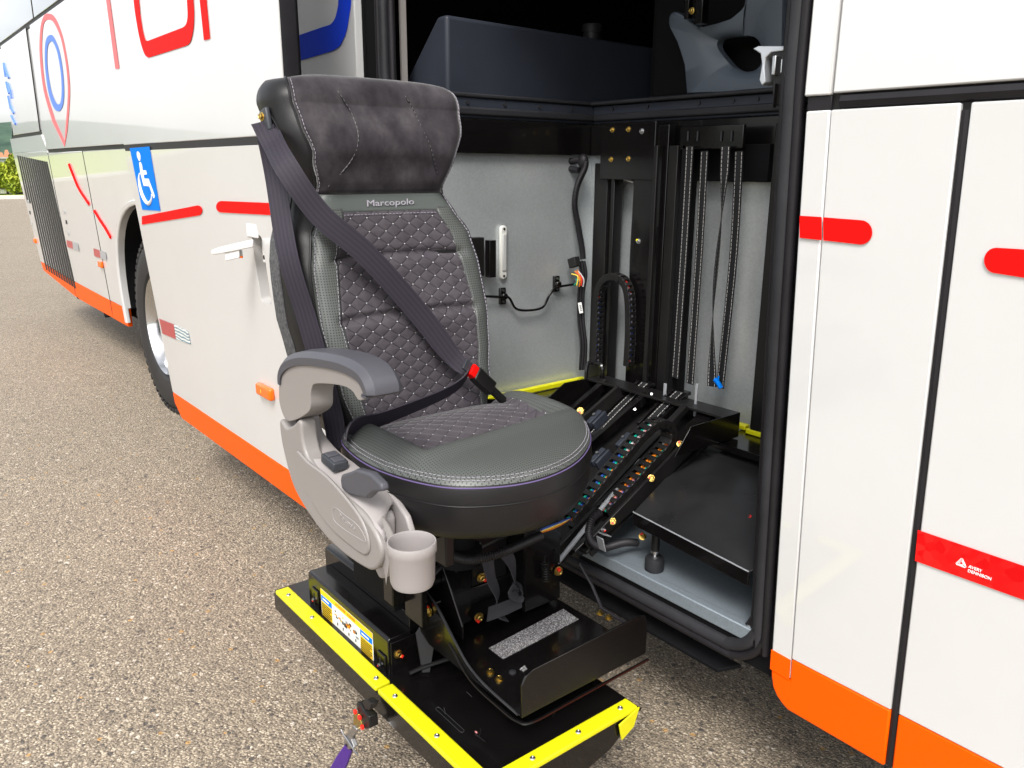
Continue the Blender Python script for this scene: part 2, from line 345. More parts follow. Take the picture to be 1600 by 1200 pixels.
def smooth(pts,n=8,closed=False):
    P=[Vector(p) for p in pts]; out=[]; N_=len(P)
    rng=range(N_) if closed else range(N_-1)
    for i in rng:
        if closed: a,b,c,d=P[i-1],P[i],P[(i+1)%N_],P[(i+2)%N_]
        else: a,b,c,d=P[max(i-1,0)],P[i],P[i+1],P[min(i+2,N_-1)]
        for k in range(n):
            t=k/n; out.append(.5*((2*b)+(c-a)*t+(2*a-5*b+4*c-d)*t*t+(-a+3*b-3*c+d)*t**3))
    if not closed: out.append(P[-1].copy())
    return out
def resample(P,step,closed=False):
    P=[Vector(p) for p in P]+([Vector(P[0])] if closed else []); out=[P[0]]; acc=0
    for a,b in zip(P,P[1:]):
        L=(b-a).length; d=step-acc
        while d<=L:
            out.append(a+(b-a)*(d/L)); d+=step
        acc=(acc+L)%step if L else acc
        acc=L-(d-step) if d>step or acc==0 else acc
        acc=L-(d-step)
    return out
def interp(tab,x):
    if x<=tab[0][0]: return tab[0][1]
    for (a,b),(c,d) in zip(tab,tab[1:]):
        if x<=c:
            t=(x-a)/(c-a); t=t*t*(3-2*t); return b+(d-b)*t
    return tab[-1][1]
def stitch(mb,path,dash=.0055,gap=.0030,r=.00055,closed=False):
    P=resample(path,.0011,closed); L=(dash+gap); n=int(len(P)*.0011/L); per=L/.0011
    for i in range(n):
        a=int(i*per); b=min(len(P)-1,int(i*per+dash/.0011))
        if b>a: mb.tube([P[a],(P[a]+P[b])/2,P[b]] if b-a<4 else [P[a],P[(a+b)//2],P[b]],r,5)
def ribbon(mb,pts,width,nrm=None,side=None,th=.0016,n=None):
    """flat strap along pts; side = list/func giving across vector"""
    P=[Vector(p) for p in pts]; L=0; V=[];U=[];F=[]
    for i,p in enumerate(P):
        if i: L+=(p-P[i-1]).length
        t=(P[min(i+1,len(P)-1)]-P[max(i-1,0)]).normalized()
        sd_=side(i/(len(P)-1)) if callable(side) else Vector(side)
        sd_=(sd_-t*sd_.dot(t)).normalized(); nn=t.cross(sd_).normalized()
        wd=width(i/(len(P)-1)) if callable(width) else width
        for k,(a,b) in enumerate(((-.5,.5),(0,.5),(.5,.5),(.5,-.5),(0,-.5),(-.5,-.5))):
            V.append(p+sd_*(a*wd)+nn*(b*th)); U.append((L,a*wd))
    for i in range(len(P)-1):
        for k in range(6):
            k2=(k+1)%6; F.append((i*6+k,i*6+k2,(i+1)*6+k2,(i+1)*6+k))
    mb.add(V,F,U)
def text(body,name,size,origin,xdir,ydir,m,parent,extr=.0006,align='CENTER',shear=0,wide=1.0,**kw):
    cu=D.curves.new(name,'FONT'); cu.body=body; cu.size=size; cu.extrude=extr; cu.align_x=align; cu.align_y='CENTER'; cu.shear=shear; cu.resolution_u=3
    t=D.objects.new(name,cu); COL.objects.link(t); bpy.context.view_layer.update()
    me=D.meshes.new_from_object(t.evaluated_get(bpy.context.evaluated_depsgraph_get())); D.objects.remove(t); D.curves.remove(cu)
    x=Vector(xdir).normalized(); y=Vector(ydir); y=(y-x*y.dot(x)).normalized(); z=x.cross(y); o3=Vector(origin)
    for v in me.vertices: v.co=o3+x*v.co.x*wide+y*v.co.y+z*v.co.z
    mb=MB(); mb.add([v.co.copy() for v in me.vertices],[list(p.vertices) for p in me.polygons]); D.meshes.remove(me)
    return mb.build(name,m,parent,**kw)
def bolt(parent,p,ax,r=.008,mark='redmark',head='gold',washer=True,name='bolt'):
    p=Vector(p); ax=Vector(ax).normalized(); mb=MB(); mb.cur=0
    if washer: mb.lathe(p,ax,[(0,0),(r*1.35,0),(r*1.35,r*.2),(r*.9,r*.32)],18)
    mb.tube2(p+ax*r*.2,p+ax*r*.95,r,r*.97,6); mb.lathe(p+ax*r*.95,ax,[(r*.8,0),(r*.55,r*.12),(r*.4,0),(0,0)],12)
    if mark:
        mb.cur=1; q=Vector((0,0,1)) if abs(ax.z)<.9 else Vector((1,0,0)); u=ax.cross(q).normalized()
        u=(u*random.uniform(-1,1)+ax.cross(u)*random.uniform(-1,1)).normalized()
        mb.obox(p+ax*r*.75+u*r*.85,u,ax.cross(u),ax,r*.35,r*.45,r*.45)
    return mb.build(name,[head,mark or head],parent)
def ball(mb,c,rx,ry=None,rz=None,n=10):
    ry=ry or rx; rz=rz or rx; c=Vector(c)
    L=[[c+Vector((rx*sin(a)*cos(2*pi*k/n),ry*sin(a)*sin(2*pi*k/n),rz*cos(a))) for k in range(n)] for a in [pi*(i+.5)/(n//2+1) for i in range(n//2+1)]]
    mb.loft(L,True,True)

# ================================================================ GROUND AND FAR SETTING
def gz(d): return 0 if d<43 else -2.35*min(1,((d-43)/75))**1.2
g=MB(); V=[];F=[]
rad=[0,4,10,20,35,43]; ns=72
V.append(Vector((0,0,0)))
for r_ in rad[1:]:
    V+=[Vector((r_*cos(2*pi*k/ns),r_*sin(2*pi*k/ns),0)) for k in range(ns)]
for k in range(ns): F.append((0,1+k,1+(k+1)%ns))
for i in range(len(rad)-2):
    for k in range(ns): F.append((1+i*ns+k,1+(i+1)*ns+k,1+(i+1)*ns+(k+1)%ns,1+i*ns+(k+1)%ns))
g.add(V,F); g.build('ground','asphalt',kind='structure')
g=MB(); L=[]
for r_ in (43.25,47,55,70,90,118,200,330,520,900): L.append([Vector((r_*cos(2*pi*k/ns),r_*sin(2*pi*k/ns),gz(r_)+(.1 if r_<60 else 0))) for k in range(ns)])
g.loft(L).build if False else None
g.loft(L); g.build('grass','grass',kind='structure')
kb=MB(); prof=[(43,-.05),(43,.13),(43.03,.15),(43.25,.15),(43.25,-.05)]
L=[[Vector((r_*cos(2*pi*k/ns),r_*sin(2*pi*k/ns),z_)) for k in range(ns)] for r_,z_ in prof]; kb.loft(L)
M['kerb']=mat('kerb_concrete',(.55,.53,.49),.8,noise=(6,.2)); kb.build('kerb','kerb',kind='structure')
# hills all round, higher to the rear of the coach
h=MB(); na=240; LL=[]
for j,(r_,hf) in enumerate(((400,0),(460,.35),(540,.75),(640,1.0),(800,.8),(1000,.3))):
    row=[]
    for k in range(na):
        a=2*pi*k/na; base=26+9*sin(a*2+1.1)+6*sin(a*5+.4)+4*sin(a*11+2)+2*sin(a*23)+20*math.exp(-((a-2.62)/.10)**2)
        row.append(Vector((r_*cos(a),r_*sin(a),-4+hf*max(6,base)+(random.uniform(-1.2,1.2) if hf>0 else 0))))
    LL.append(row)
h.loft(LL); h.build('hills','hill_green',kind='structure',ang=80)
# houses and flats on the lower slope
def house(px,py0,py1,dist,wpx,wc,rc,lab,nm='house',cat='house',flat=False):
    a=at(px,py1,dist); top=at(px,py0,dist).z; s_=dist/1488
    wd=wpx*s_; dx=Vector((-(a-CAM).y,(a-CAM).x,0)).normalized(); dy=Vector(((a-CAM).x,(a-CAM).y,0)).normalized()
    base=Vector((a.x,a.y,min(a.z,gz(dist)))); e=empty(nm,base,lab,cat,'buildings on the slope behind the coach')
    H_=top-base.z; wh=H_ if flat else H_*.72
    MB().obox(base+Vector((0,0,wh/2))+dy*wd*.3,dx,dy,(0,0,1),wd/2,wd*.3,wh/2).build('wall',wc,e)
    if flat: MB().obox(base+Vector((0,0,wh+.15))+dy*wd*.3,dx,dy,(0,0,1),wd/2+.3,wd*.3+.3,.15).build('roof',rc,e)
    else:
        b=base+Vector((0,0,wh)); 
        P=[b-dx*(wd*.55)-dy*.4,b+dx*(wd*.55)-dy*.4,b+dx*(wd*.55)+dy*wd*.65,b-dx*(wd*.55)+dy*wd*.65,b-dx*wd*.2+dy*wd*.3+Vector((0,0,H_-wh)),b+dx*wd*.2+dy*wd*.3+Vector((0,0,H_-wh))]
        MB().add(P,[(0,1,5,4),(1,2,5),(2,3,4,5),(3,0,4),(3,2,1,0)]).build('roof',rc,e)
    rows=2 if flat else 1; cols=5 if flat else 2
    for r_ in range(rows):
        for c_ in range(cols):
            zz=top-(wh*.0)-(H_-wh)-1.3-2.2*r_; cc=base+Vector((0,0,zz-base.z))+dx*wd*((c_+.5)/cols-.5)-dy*.02
            MB().obox(cc,dx,dy,(0,0,1),wd/cols*.33,.06,.62).build('window','glass',e)
M['hw1']=mat('plaster_cream',(.6,.52,.42),.8); M['hw2']=mat('plaster_pink',(.58,.38,.30),.8); M['hw3']=mat('plaster_white',(.66,.66,.62),.8); M['tile']=mat('roof_tile',(.42,.18,.10),.8); M['slab']=mat('roof_concrete',(.35,.35,.36),.8); M['hw4']=mat('grey_render',(.22,.24,.27),.7)
house(3,238,252,250,10,'hw3','tile','small white house with tiled roof above the grey flats, leftmost')
house(12,234,250,262,9,'hw2','tile','pink house with tiled roof, tallest on the slope')
house(20,240,252,245,9,'hw1','tile','cream house with tiled roof closest to the rear of the coach')
house(10,248,268,205,38,'hw4','slab','long grey two storey block of flats behind the trees','apartment_block','building',True)
# trees in front of the flats
def crown(mb,c,r_,n,leaf):
    for _ in range(n):
        u=Vector((random.gauss(0,1),random.gauss(0,1),random.gauss(0,1))).normalized()*(random.random()**.4); p=c+Vector((u.x*r_[0],u.y*r_[1],u.z*r_[2]))
        a=Vector((random.gauss(0,1),random.gauss(0,1),random.gauss(0,1))).normalized(); b=a.orthogonal().normalized(); s_=leaf*random.uniform(.6,1.3)
        mb.add([p-a*s_-b*s_*.5,p+a*s_-b*s_*.5,p+a*s_+b*s_*.5,p-a*s_+b*s_*.5],[(0,1,2,3)])
for i,(px,py,dist,rr,hh,lab) in enumerate(((2,296,128,3.4,3.0,'bushy green tree behind the parked cars, leftmost'),(11,296,124,2.6,2.6,'low green tree between the two bushier ones'),(20,296,120,2.6,4.6,'tallest yellow green tree beside the rear edge of the coach'),(33,297,118,2.4,3.2,'round green tree half hidden by the coach'))):
    b=at(px,py,dist); b.z=gz(dist); t=empty('tree',b,lab,'tree','trees behind the parked cars')
    mb=MB(); mb.tube([b,b+Vector((.1,0,hh*.35)),b+Vector((.25,.1,hh*.75))],.16,7,rf=lambda q:1-.6*q)
    for q in range(4):
        a=q*1.6; mb.tube([b+Vector((.1,0,hh*.35)),b+Vector((cos(a)*rr*.4,sin(a)*rr*.4,hh*.8))],.07,5)
    M.setdefault('bark',mat('bark',(.08,.06,.045),.9)); mb.build('trunk','bark',t)
    mb=MB()
    for q in range(7): crown(mb,b+Vector((random.uniform(-.6,.6)*rr,random.uniform(-.6,.6)*rr,hh*random.uniform(.45,.95))),(rr*.5,rr*.5,hh*.32),260,.22)
    mb.build('crown','tree_green',t)
# parked cars far away
def car(px,dist,py,col,lab,rz):
    c=at(px,py,dist); c.z=gz(dist); e=empty('parked_car',c,lab,'car','cars parked beyond the grass'); R=Matrix.Rotation(rz,3,'Z')
    prof=[(-2.1,.3),(-2.15,.75),(-1.95,.95),(-1.35,1.0),(-.75,1.45),(.75,1.48),(1.35,1.0),(2.0,.88),(2.15,.6),(2.1,.3)]
    def P(x,y,z): return c+R@Vector((x,y,z))
    MB().prism([P(x,-.85,z) for x,z in prof],R@Vector((0,1.7,0))).build('body',col,e,bevel=.06)
    MB().prism([P(x,-.87,z) for x,z in ((-1.2,1.02),(-.7,1.38),(.7,1.4),(1.2,1.02))],R@Vector((0,1.74,0))).build('window','glass',e)
    for x in (-1.35,1.35):
        for y in (-.8,.8): MB().cyl(P(x,y-.1,.32),R@Vector((0,1,0)),.32,.2,16).build('wheel','tyre',e)
car(3,132,298,'hatchcar','white car parked behind the grass, leftmost',2.5); car(12,129,298,'hatchcar','white car parked between two others beyond the kerb',2.2)
car(21,127,298,'hatchcar','white car parked under the tallest tree',2.35); car(31,126,298,'hatchcar','white car parked nearest the rear of the coach',2.3)

# ================================================================ COACH
coach=empty('coach',(-4.5,2.6,0),'white tour coach with orange skirt, red and blue lettering and an open side bay','coach')
def yb(z): return 1.32+.058*max(0,min(1.2,1.545-z))
def B(x,z,o=0): return Vector((x,yb(z)-o,z))
NB=Vector((0,1,-.058)).normalized()
def bl(px,py,o=.0): # on lower coach side
    p=onp(px,py,(0,1.32-o,1.545),(0,1,.058)); 
    return p
def bu(px,py,o=.0): return on(px,py,1,1.32-o)
UP=Vector((0,1,0))
def panel(name,pts,m='paint',th=.03,bevel=.004,parent=coach,**k):
    return MB().prism([B(x,z) for x,z in pts],(0,th,0)).build(name,m,parent,bevel,**k)
zs0,zs1=1.530,1.556   # waist groove
ztop=2.47
# lower panels rear part
arch=[]
xc,zc,ra,rb=-5.02,.50,.83,.715
for i in range(0,25):
    a=pi*i/24; ca,sa=cos(a),sin(a)
    arch.append((xc+ra*math.copysign(abs(ca)**.85,ca),zc+rb*sa**.85 if sa>1e-9 else zc))
# (right to left); panel between x=-6.36 seam and behind the door
seamA=-7.50; seamB=-6.30
def zb(x): return .405 if x>-7.0 else .405+(-7.0-x)*.045
op=.50  # top of the orange band
lowmid=[(seamB+.007,zs0),(seamB+.007,op),(xc-ra-.0,op)]+[p for p in reversed(arch) if p[1]>op+.001]+[(xc+ra,op),(-2.42,op),(-2.42,zs0)]
arch_panel=panel('side_panel',lowmid,label='white lower side panel around the wheel arch')
panel('side_panel',[(-6.99+.0,zs0),(-6.99,op+.0),(-6.31,op),(-6.31,zs0)][0:0] or [(seamA+.014,zs0),(seamA+.014,op+.012),(seamB-.007,op),(seamB-.007,zs0)])
lowrear=[(-9.155,1.545),(-8.86,op+.05),(seamA-.008,op+.014),(seamA-.008,1.545)]; panel('engine_panel_top',[(-9.19,1.672),(-9.155,1.5455),(seamA-.008,1.5455),(seamA-.008,zs0+.03),(seamA-.16,1.672)],bevel=0)
grille_panel=panel('engine_panel',lowrear,label='white rear corner panel with black ventilation slots')
# orange skirt pieces
skz=.335
panel('skirt',[(-8.86,op+.046),(-8.80,op-.03),(seamA-.002,op-.125),(seamA-.002,op+.010)],'orange')
panel('skirt',[(seamA+.01,op+.008),(seamA+.01,op-.11),(seamA+.12,.372),(seamB-.004,.370),(seamB-.004,op-.004)],'orange')
panel('skirt',[(seamB+.004,op-.004),(seamB+.004,.370),(seamB+.15,.368),(xc-ra-.05,.368),(xc-ra-.02,op-.004)],'orange')
panel('skirt',[(xc+ra,op-.004),(xc+ra+.03,.368),(-2.42,.368),(-2.42,op-.004)],'orange')
# arch flange
mb=MB(); A=[p for p in arch]; 
mb.ring([B(xc+(x-xc)*1.045,zc+(z-zc)*1.045,.022) for x,z in A]+[B(xc-ra*1.045,.405,.022),B(xc+ra*1.045,.405,.022)],[B(x,z,.018) for x,z in A]+[B(xc-ra,.405,.018),B(xc+ra,.405,.018)],(0,.03,0))
na_=len(A)+2; k0=4*(na_-2); del mb.f[k0:k0+4]; del mb.mi[k0:k0+4]; mb.build('wheel_arch_trim','paint',coach,bevel=.008,seg=3)
# wheel well
mb=MB(); L=[]
pa=[(x,z) for x,z in arch]
L.append([B(x,z,-.02) for x,z in pa]); L.append([Vector((x,2.05,z+.02)) for x,z in pa])
n=len(pa); mb.add(L[0]+L[1],[(k,k+1,n+k+1,n+k) for k in range(n-1)]+[[n+k for k in range(n)]]); mb.build('wheel_housing','blackmatte',coach)
# backing (dark gaps) : strips set just behind panels, and body shell
M['gap']=mat('panel_gap',(.01,.01,.01),.5)
def backing(x0,x1,z0,z1,y=.012):
    MB().prism([B(x0,z0,-y),B(x1,z0,-y),B(x1,z1,-y),B(x0,z1,-y)],(0,.02,0)).build('backing_sheet','gap',coach)
backing(-7.5,-2.42,1.50,1.60,.008); MB().box((-9.12,1.327,1.66),(-7.66,1.345,1.71)).build('backing_sheet','gap',coach); backing(-.83,3.0,1.50,1.60,.008)
for x in (seamA,seamB): MB().prism([B(x-.03,.36,-.01),B(x+.03,.36,-.01),B(x+.03,1.53,-.01),B(x-.03,1.53,-.01)],(0,.01,0)).build('backing_sheet','gap',coach)
for x in (seamA+.003,seamB): MB().prism([B(x-.008,.41,.0006),B(x+.008,.41,.0006),B(x+.008,zs0,.0006),B(x-.008,zs0,.0006)],(0,.004,0)).build('panel_seam','gap',coach)
MB().prism([Vector((-7.70,1.3192,1.70)),Vector((-7.685,1.3192,1.70)),Vector((-7.685,1.3192,ztop)),Vector((-7.70,1.3192,ztop))],(0,.004,0)).build('panel_seam','gap',coach)
# upper panels: x extents
upx=[(-8.98,-7.70),(-7.53,-5.2),(-5.195,-2.42)]
pu=[]
for a,b in upx: zb_=1.70 if a<-8 else zs1; pu.append(MB().prism([Vector((a,1.32,zb_)),Vector((b,1.32,zb_)),Vector((b,1.32,ztop)),Vector((a,1.32,ztop))],(0,.03,0)).build('upper_panel','paint',coach,.004))
# recess post between corner piece and middle panel, in same white
MB().prism([Vector((-7.69,1.328,zs1)),Vector((-7.54,1.328,zs1)),Vector((-7.54,1.328,ztop)),Vector((-7.69,1.328,ztop))],(0,.02,0)).build('corner_post','paint',coach,.003)
# rear corner rounding to the back
L=[]
for z in (.46,.7,1.1,1.54,2.0,2.5,3.1,3.4):
    x0=-9.17+.26*max(0,(1.545-z))*.95; 
    if z<=1.54: x0=-9.15+.29*(1.545-z)/1.0
    else: x0=-8.925
    row=[]
    for q in range(9):
        a=pi/2*q/8; row.append(Vector((x0-.13*sin(a)-(.2*sin(a) if z<1.55 else .12*sin(a)),yb(z)+.004+.30*(1-cos(a)),z)))
    row.append(Vector((x0-.34,3.0,z)))
    L.append(row)
mb=MB(); 
for i in range(len(L)-1):
    n=len(L[i]); mb.add(L[i]+L[i+1],[(k,k+1,n+k+1,n+k) for k in range(n-1)])
mb.build('rear_corner','paint',coach,ang=60)
# windows band
for a,b in ((-9.1,-7.32),(-7.30,-5.1),(-5.08,-2.9),(-2.88,-.5),(-.48,3.0)):
    MB().box((a+.01,1.315,2.49),(b-.01,1.335,3.35)).build('window','glass',coach,.004)
MB().box((-9.1,1.322,2.455),(3,1.34,2.50)).build('window_rubber','rubber',coach,.003)
# roof, far side, floor, rear (closed dark body)
MB().box((-9.1,1.335,3.36),(3,3.8,3.5)).build('roof','paint',coach,.05)
MB().box((-9.2,3.8,.4),(3,3.84,3.5)).build('far_side','paint',coach,.01)
MB().box((-8.2,1.45,.42),(-5.8,3.7,.48)).build('underbody','blackmatte',coach)
MB().box((-4.15,1.42,.36),(3,3.7,.42)).build('underbody','blackmatte',coach)
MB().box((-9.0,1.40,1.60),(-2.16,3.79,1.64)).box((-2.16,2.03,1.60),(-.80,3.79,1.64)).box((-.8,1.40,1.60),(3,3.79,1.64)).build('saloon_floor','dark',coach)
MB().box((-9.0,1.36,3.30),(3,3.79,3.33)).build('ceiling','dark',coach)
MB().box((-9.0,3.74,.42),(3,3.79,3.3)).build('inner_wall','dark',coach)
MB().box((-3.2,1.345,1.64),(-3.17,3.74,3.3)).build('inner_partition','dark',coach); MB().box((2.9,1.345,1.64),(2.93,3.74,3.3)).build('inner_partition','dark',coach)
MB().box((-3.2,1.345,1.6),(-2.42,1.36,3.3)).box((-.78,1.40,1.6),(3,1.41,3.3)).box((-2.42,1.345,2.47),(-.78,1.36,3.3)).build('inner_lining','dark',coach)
MB().box((-2.42,1.338,2.40),(-.80,1.36,2.49)).build('door_header','rubber',coach)
# rear upright surface seen at the top left, hanging black brackets beneath
for p0 in ((-8.35,1.45,.40),(-7.0,1.46,.30)):
    x,y,z=p0; MB().prism([Vector((x,y,z+.1)),Vector((x+.28,y,z+.1)),Vector((x+.2,y,z)),Vector((x+.1,y,z-.02))],(0,.12,0)).build('tow_bracket','blackmatte',coach,.004)
# side right of the bay : edge trim, panel, gap, front panel
op=.452; gx0,gx1=-.5745,-.5600
trim=panel('door_frame_trim',[(-.850,zs1+.004),(-.784,zs1+.004),(-.784,zs1)][:0] or [(-.831,zs0),(-.831,op-.045),(-.786,op-.05),(-.786,zs0)],'paint',bevel=.003)
MB().prism([Vector((-.836,1.318,zs1-.002)),Vector((-.787,1.318,zs1-.002)),Vector((-.787,1.318,ztop)),Vector((-.836,1.318,ztop))],(0,.03,0)).build('door_frame_trim','paint',coach,.003)
MB().prism([B(-.831,zs0+.001,-.003),B(-.786,zs0+.001,-.003),B(-.786,zs1-.003,-.003),B(-.831,zs1-.003,-.003)],(0,.02,0)).build('trim_joint','rubber',coach,.001)
panel('skirt',[(-.8315,op-.001),(-.8315,op-.049),(-.7855,op-.052),(-.7855,op-.003)],'orange',parent=trim,th=-.0015,bevel=0)
sideR=panel('side_panel',[(-.784,zs0),(-.784,op),(gx0,op),(gx0,zs0)],bevel=.0025,label='white panel right of the seat bay with red rounded stripe end')
panel('skirt',[(-.7845,op-.054),(-.830,op-.050),(-.829,.385),(-.824,.362),(-.813,.345),(-.800,.334),(-.7845,.326),(gx0,.324),(gx0,op-.001),(-.7845,op-.001)],'orange',bevel=.004)
front=panel('luggage_hatch',[(gx1,zs0),(gx1,op),(1.2,op),(1.2,zs0)],bevel=.003,label='white luggage hatch with red reflective tape')
panel('skirt',[(gx1,op-.001),(gx1,.326),(1.2,.326),(1.2,op-.001)],'orange',bevel=.004)
MB().prism([Vector((-.784,1.32,zs1)),Vector((1.2,1.32,zs1)),Vector((1.2,1.32,ztop)),Vector((-.784,1.32,ztop))],(0,.03,0)).build('upper_panel','paint',coach,.003)
MB().prism([B(gx0-.03,.33,-.015),B(gx1+.03,.33,-.015),B(gx1+.03,1.53,-.015),B(gx0-.03,1.53,-.015)],(0,.02,0)).build('backing_sheet','gap',coach)
mb=MB(); mb.tube([B((gx0+gx1)/2,z,-.010) for z in (.330,.7,1.1,1.52)],.0085,8); mb.build('rubber_seal','rubber',coach)
MB().tube([Vector((x,1.331,1.543)) for x in (-.77,0,1.2)],.0125,8).build('rubber_seal','rubber',coach)
# decals ---------------------------------------------------------
def decal(name,pts,m,parent,nrm=(0,-1,0),th=.0012,**k): return MB().prism(pts,Vector(nrm)*th).build(name,m,parent,**k)
def stripe_poly(f,pts,**k): return [f(x,y,.002) for x,y in pts]
def rounded_end(f,xl,yl0,yl1,xr,yr0,yr1,right=True):
    """stripe from left edge (xl,yl0..yl1) with a half-round right end at xr; in photo pixels on surface f"""
    P=[]
    ym=(yr0+yr1)/2; h=(yr1-yr0)/2
    P.append((xl,yl0))
    s_=1 if xr>xl else -1
    for i in range(13):
        a=pi/2-pi*i/12; P.append((xr-s_*h*.95+s_*h*.95*cos(a),ym-h*sin(a)))
    P.append((xl,yl1)); return [f(x,y,.002) for x,y in P]
decal('red_stripe',[bl(x,y,.003) for x,y in ((1284,339),(1284,375.2),(1250,371.5),(1250,337))],'red',trim)
decal('red_stripe',rounded_end(bl,1287,339.5,375.5,1363,344,382),'red',sideR)
decal('red_stripe',rounded_end(bl,1640,392,440,1538,387,427),'red',front)
tape=decal('reflective_tape',[bl(x,y,.002) for x,y in ((1434.5,828),(1605,886),(1605,939),(1430,876))],'redrefl',front)
# tape emblem and maker's words
o=bl(1502,881,.0035); rx=(bl(1560,900,.0035)-bl(1480,871,.0035)).normalized(); uz=Vector((0,.03,1))
o=bl(1502,880,.0035)
mb=MB()
for s_,w_ in ((.0105,.0012),(.0075,.0010),(.0045,.0009)):
    T=[o+rx*(s_*cos(a))+Vector((0,0,1))*(s_*sin(a)) for a in (pi/2,pi/2+2*pi/3,pi/2+4*pi/3)]
    T=[(T[i]*(1-t)+T[(i+1)%3]*t) for i in range(3) for t in (.12,.5,.88)]
    mb.tube(T,w_*.5,5,closed=True)
mb.build('tape_emblem','white_ink',front)
text('AVERY','tape_text',.0072,bl(1513,885,.0045),rx,(0,0,1),'white_ink',front,align='LEFT')
text('DENNISON','tape_text',.0072,bl(1512,891.5,.0045),rx,(0,0,1),'white_ink',front,align='LEFT')
# rear decals: location pin
def ellipse_ring(f,out,inn,n=40):
    return [f(*p) for p in out],[f(*p) for p in inn]
F_=lambda x,y:bu(x,y,.002)
pin_o=[(101,229),(82,190),(68,140),(62,85),(63,45),(68,26),(76,21),(86,28),(97,55),(105,95),(109,135),(108,170),(105,205)]
pin_i=[(101,219),(85.5,186),(71,136),(65.5,85),(66.5,48),(70,33.5),(77,31),(84.5,36),(95,60),(102.5,97),(106,135),(105,168),(102.5,200)]
po=smooth([(x,y,0) for x,y in pin_o[1:]],5); pi_=smooth([(x,y,0) for x,y in pin_i[1:]],5)
po=[Vector((101,229,0))]+po; pi_=[Vector((101.3,221,0))]+pi_
MB().ring([F_(p.x,p.y) for p in po],[F_(p.x,p.y) for p in pi_],(0,-.001,0)).build('pin_outline','pinkred',pu[1])
eo=[(92,174),(84,168),(76,145),(71,110),(70,80),(72,62),(77,55),(83,57),(92,78),(98,112),(100,145),(98,165)]
ei=[(92,163),(87,160),(80,142),(74.5,110),(73.5,85),(75,71),(79,65),(83.5,67),(90,84),(95,114),(96.5,142),(95,158)]
eo=smooth([(x,y,0) for x,y in eo],5,True); ei=smooth([(x,y,0) for x,y in ei],5,True)
MB().ring([F_(p.x,p.y) for p in eo],[F_(p.x,p.y) for p in ei],(0,-.001,0)).build('pin_ring','blue2',pu[1])
# small blue lettering on the rear corner
for pts in ([(6,99),(10,112),(14,122)],[(6,99),(7.5,110),(9,120)],[(10,128),(12,138),(14.5,146)],[(13,131),(16.5,141),(18.5,154)],[(13,150),(15,160),(17,170)],[(17,165),(19,172),(21.5,177)],[(18,181),(21,187),(24.5,194)]):
    MB().tube([bu(x,y,.003) for x,y in pts],.011,6).build('corner_letter_stroke','blue2',pu[0])
# orange-red strokes lower mid
MB().tube(smooth([bl(x,y,.0) for x,y in ((109,257),(116,275),(125,296),(140,319))],5),.014,6).build('red_stroke','red',coach)
MB().tube(smooth([bl(x,y,.0) for x,y in ((149,330),(158,345),(166,357),(174,371))],5),.014,6).build('red_stroke','red',arch_panel)
# grille slots
mb=MB()
for i in range(14):
    t=i/13; top=(27.5+(72-27.5)*t,243+(252.5-243)*t); bot=(65+(117-65)*t,417+(450-417)*t)
    if i<2: bot=(top[0]+(bot[0]-top[0])*.42,top[1]+(bot[1]-top[1])*.42)
    a=bl(*top,.0025); b=bl(*bot,.0025); hw=.034
    mb.prism([a-Vector((hw,0,0)),a+Vector((hw,0,0)),b+Vector((hw,0,0)),b-Vector((hw,0,0))],(0,.006,0))
mb.build('ventilation_slots','gap',grille_panel)
# side markers / reflectors on rear
def marker(px,py,f,parent,m='amber',sx=.045,sz=.022,name='marker_light'):
    p=f(px,py,0); mb=MB(); mb.cur=0; mb.box(p+Vector((-sx,-.018,-sz)),p+Vector((sx,.004,sz))); mb.build(name,m,parent,.006,seg=3)
marker(56,376,bl,grille_panel); marker(159,413,bl,coach)
for a,b in (((104,375),(113,377)),((146,388),(156,392))):
    q0=bl(a[0],a[1],.002); q1=bl(b[0],b[1],.002); w_=(q1.x-q0.x)
    decal('reflector',[q0,q0+Vector((w_,0,0)),q0+Vector((w_,0,-.055)),q0+Vector((0,0,-.055))],'darkred',coach)
    decal('reflector',[q0+Vector((w_,0,0)),q0+Vector((w_*1.9,0,0)),q0+Vector((w_*1.9,0,-.055)),q0+Vector((w_,0,-.055))],'silver',coach)
for px,py in ((44,315),(101,330)):
    for k in range(3):
        p=bl(px+k*3,py+k*17,.0); MB().box(p+Vector((-.02,-.004,-.015)),p+Vector((.02,.0,.015))).build('latch_plate',('silver','rubber','silver')[k],coach,.002)
# blue letter on upper panel near the opening
bo=smooth([(x,y,0) for x,y in ((549,-70),(548.5,0),(546,22),(541,50),(532,70),(524,77),(515,81))],5)+[Vector((430,106,0))]
bi=smooth([(x,y,0) for x,y in ((529,-70),(529,0),(528,12),(524,28),(518,37),(512,40),(505,42))],5)+[Vector((430,68,0))]
P=[bu(p.x,p.y,.002) for p in bo]+[bu(p.x,p.y,.002) for p in reversed(bi)]
decal('blue_letter',P,'blue',pu[2])
# -------- rear wheel
wc=Vector((-4.97,1.345,.522))
wh=empty_w=D.objects.new('wheel',None); COL.objects.link(wh); wh.parent=coach; wh.location=wc-ORG[coach]; ORG[wh]=wc
prof=[(.30,.03),(.33,.0),(.40,-.012),(.47,-.004),(.505,.02),(.522,.06),(.524,.28),(.50,.32),(.42,.34),(.30,.33)]
prof=[(r,h+.0) for r,h in prof]
mb=MB(); mb.lathe(wc,(0,1,0),prof,72)
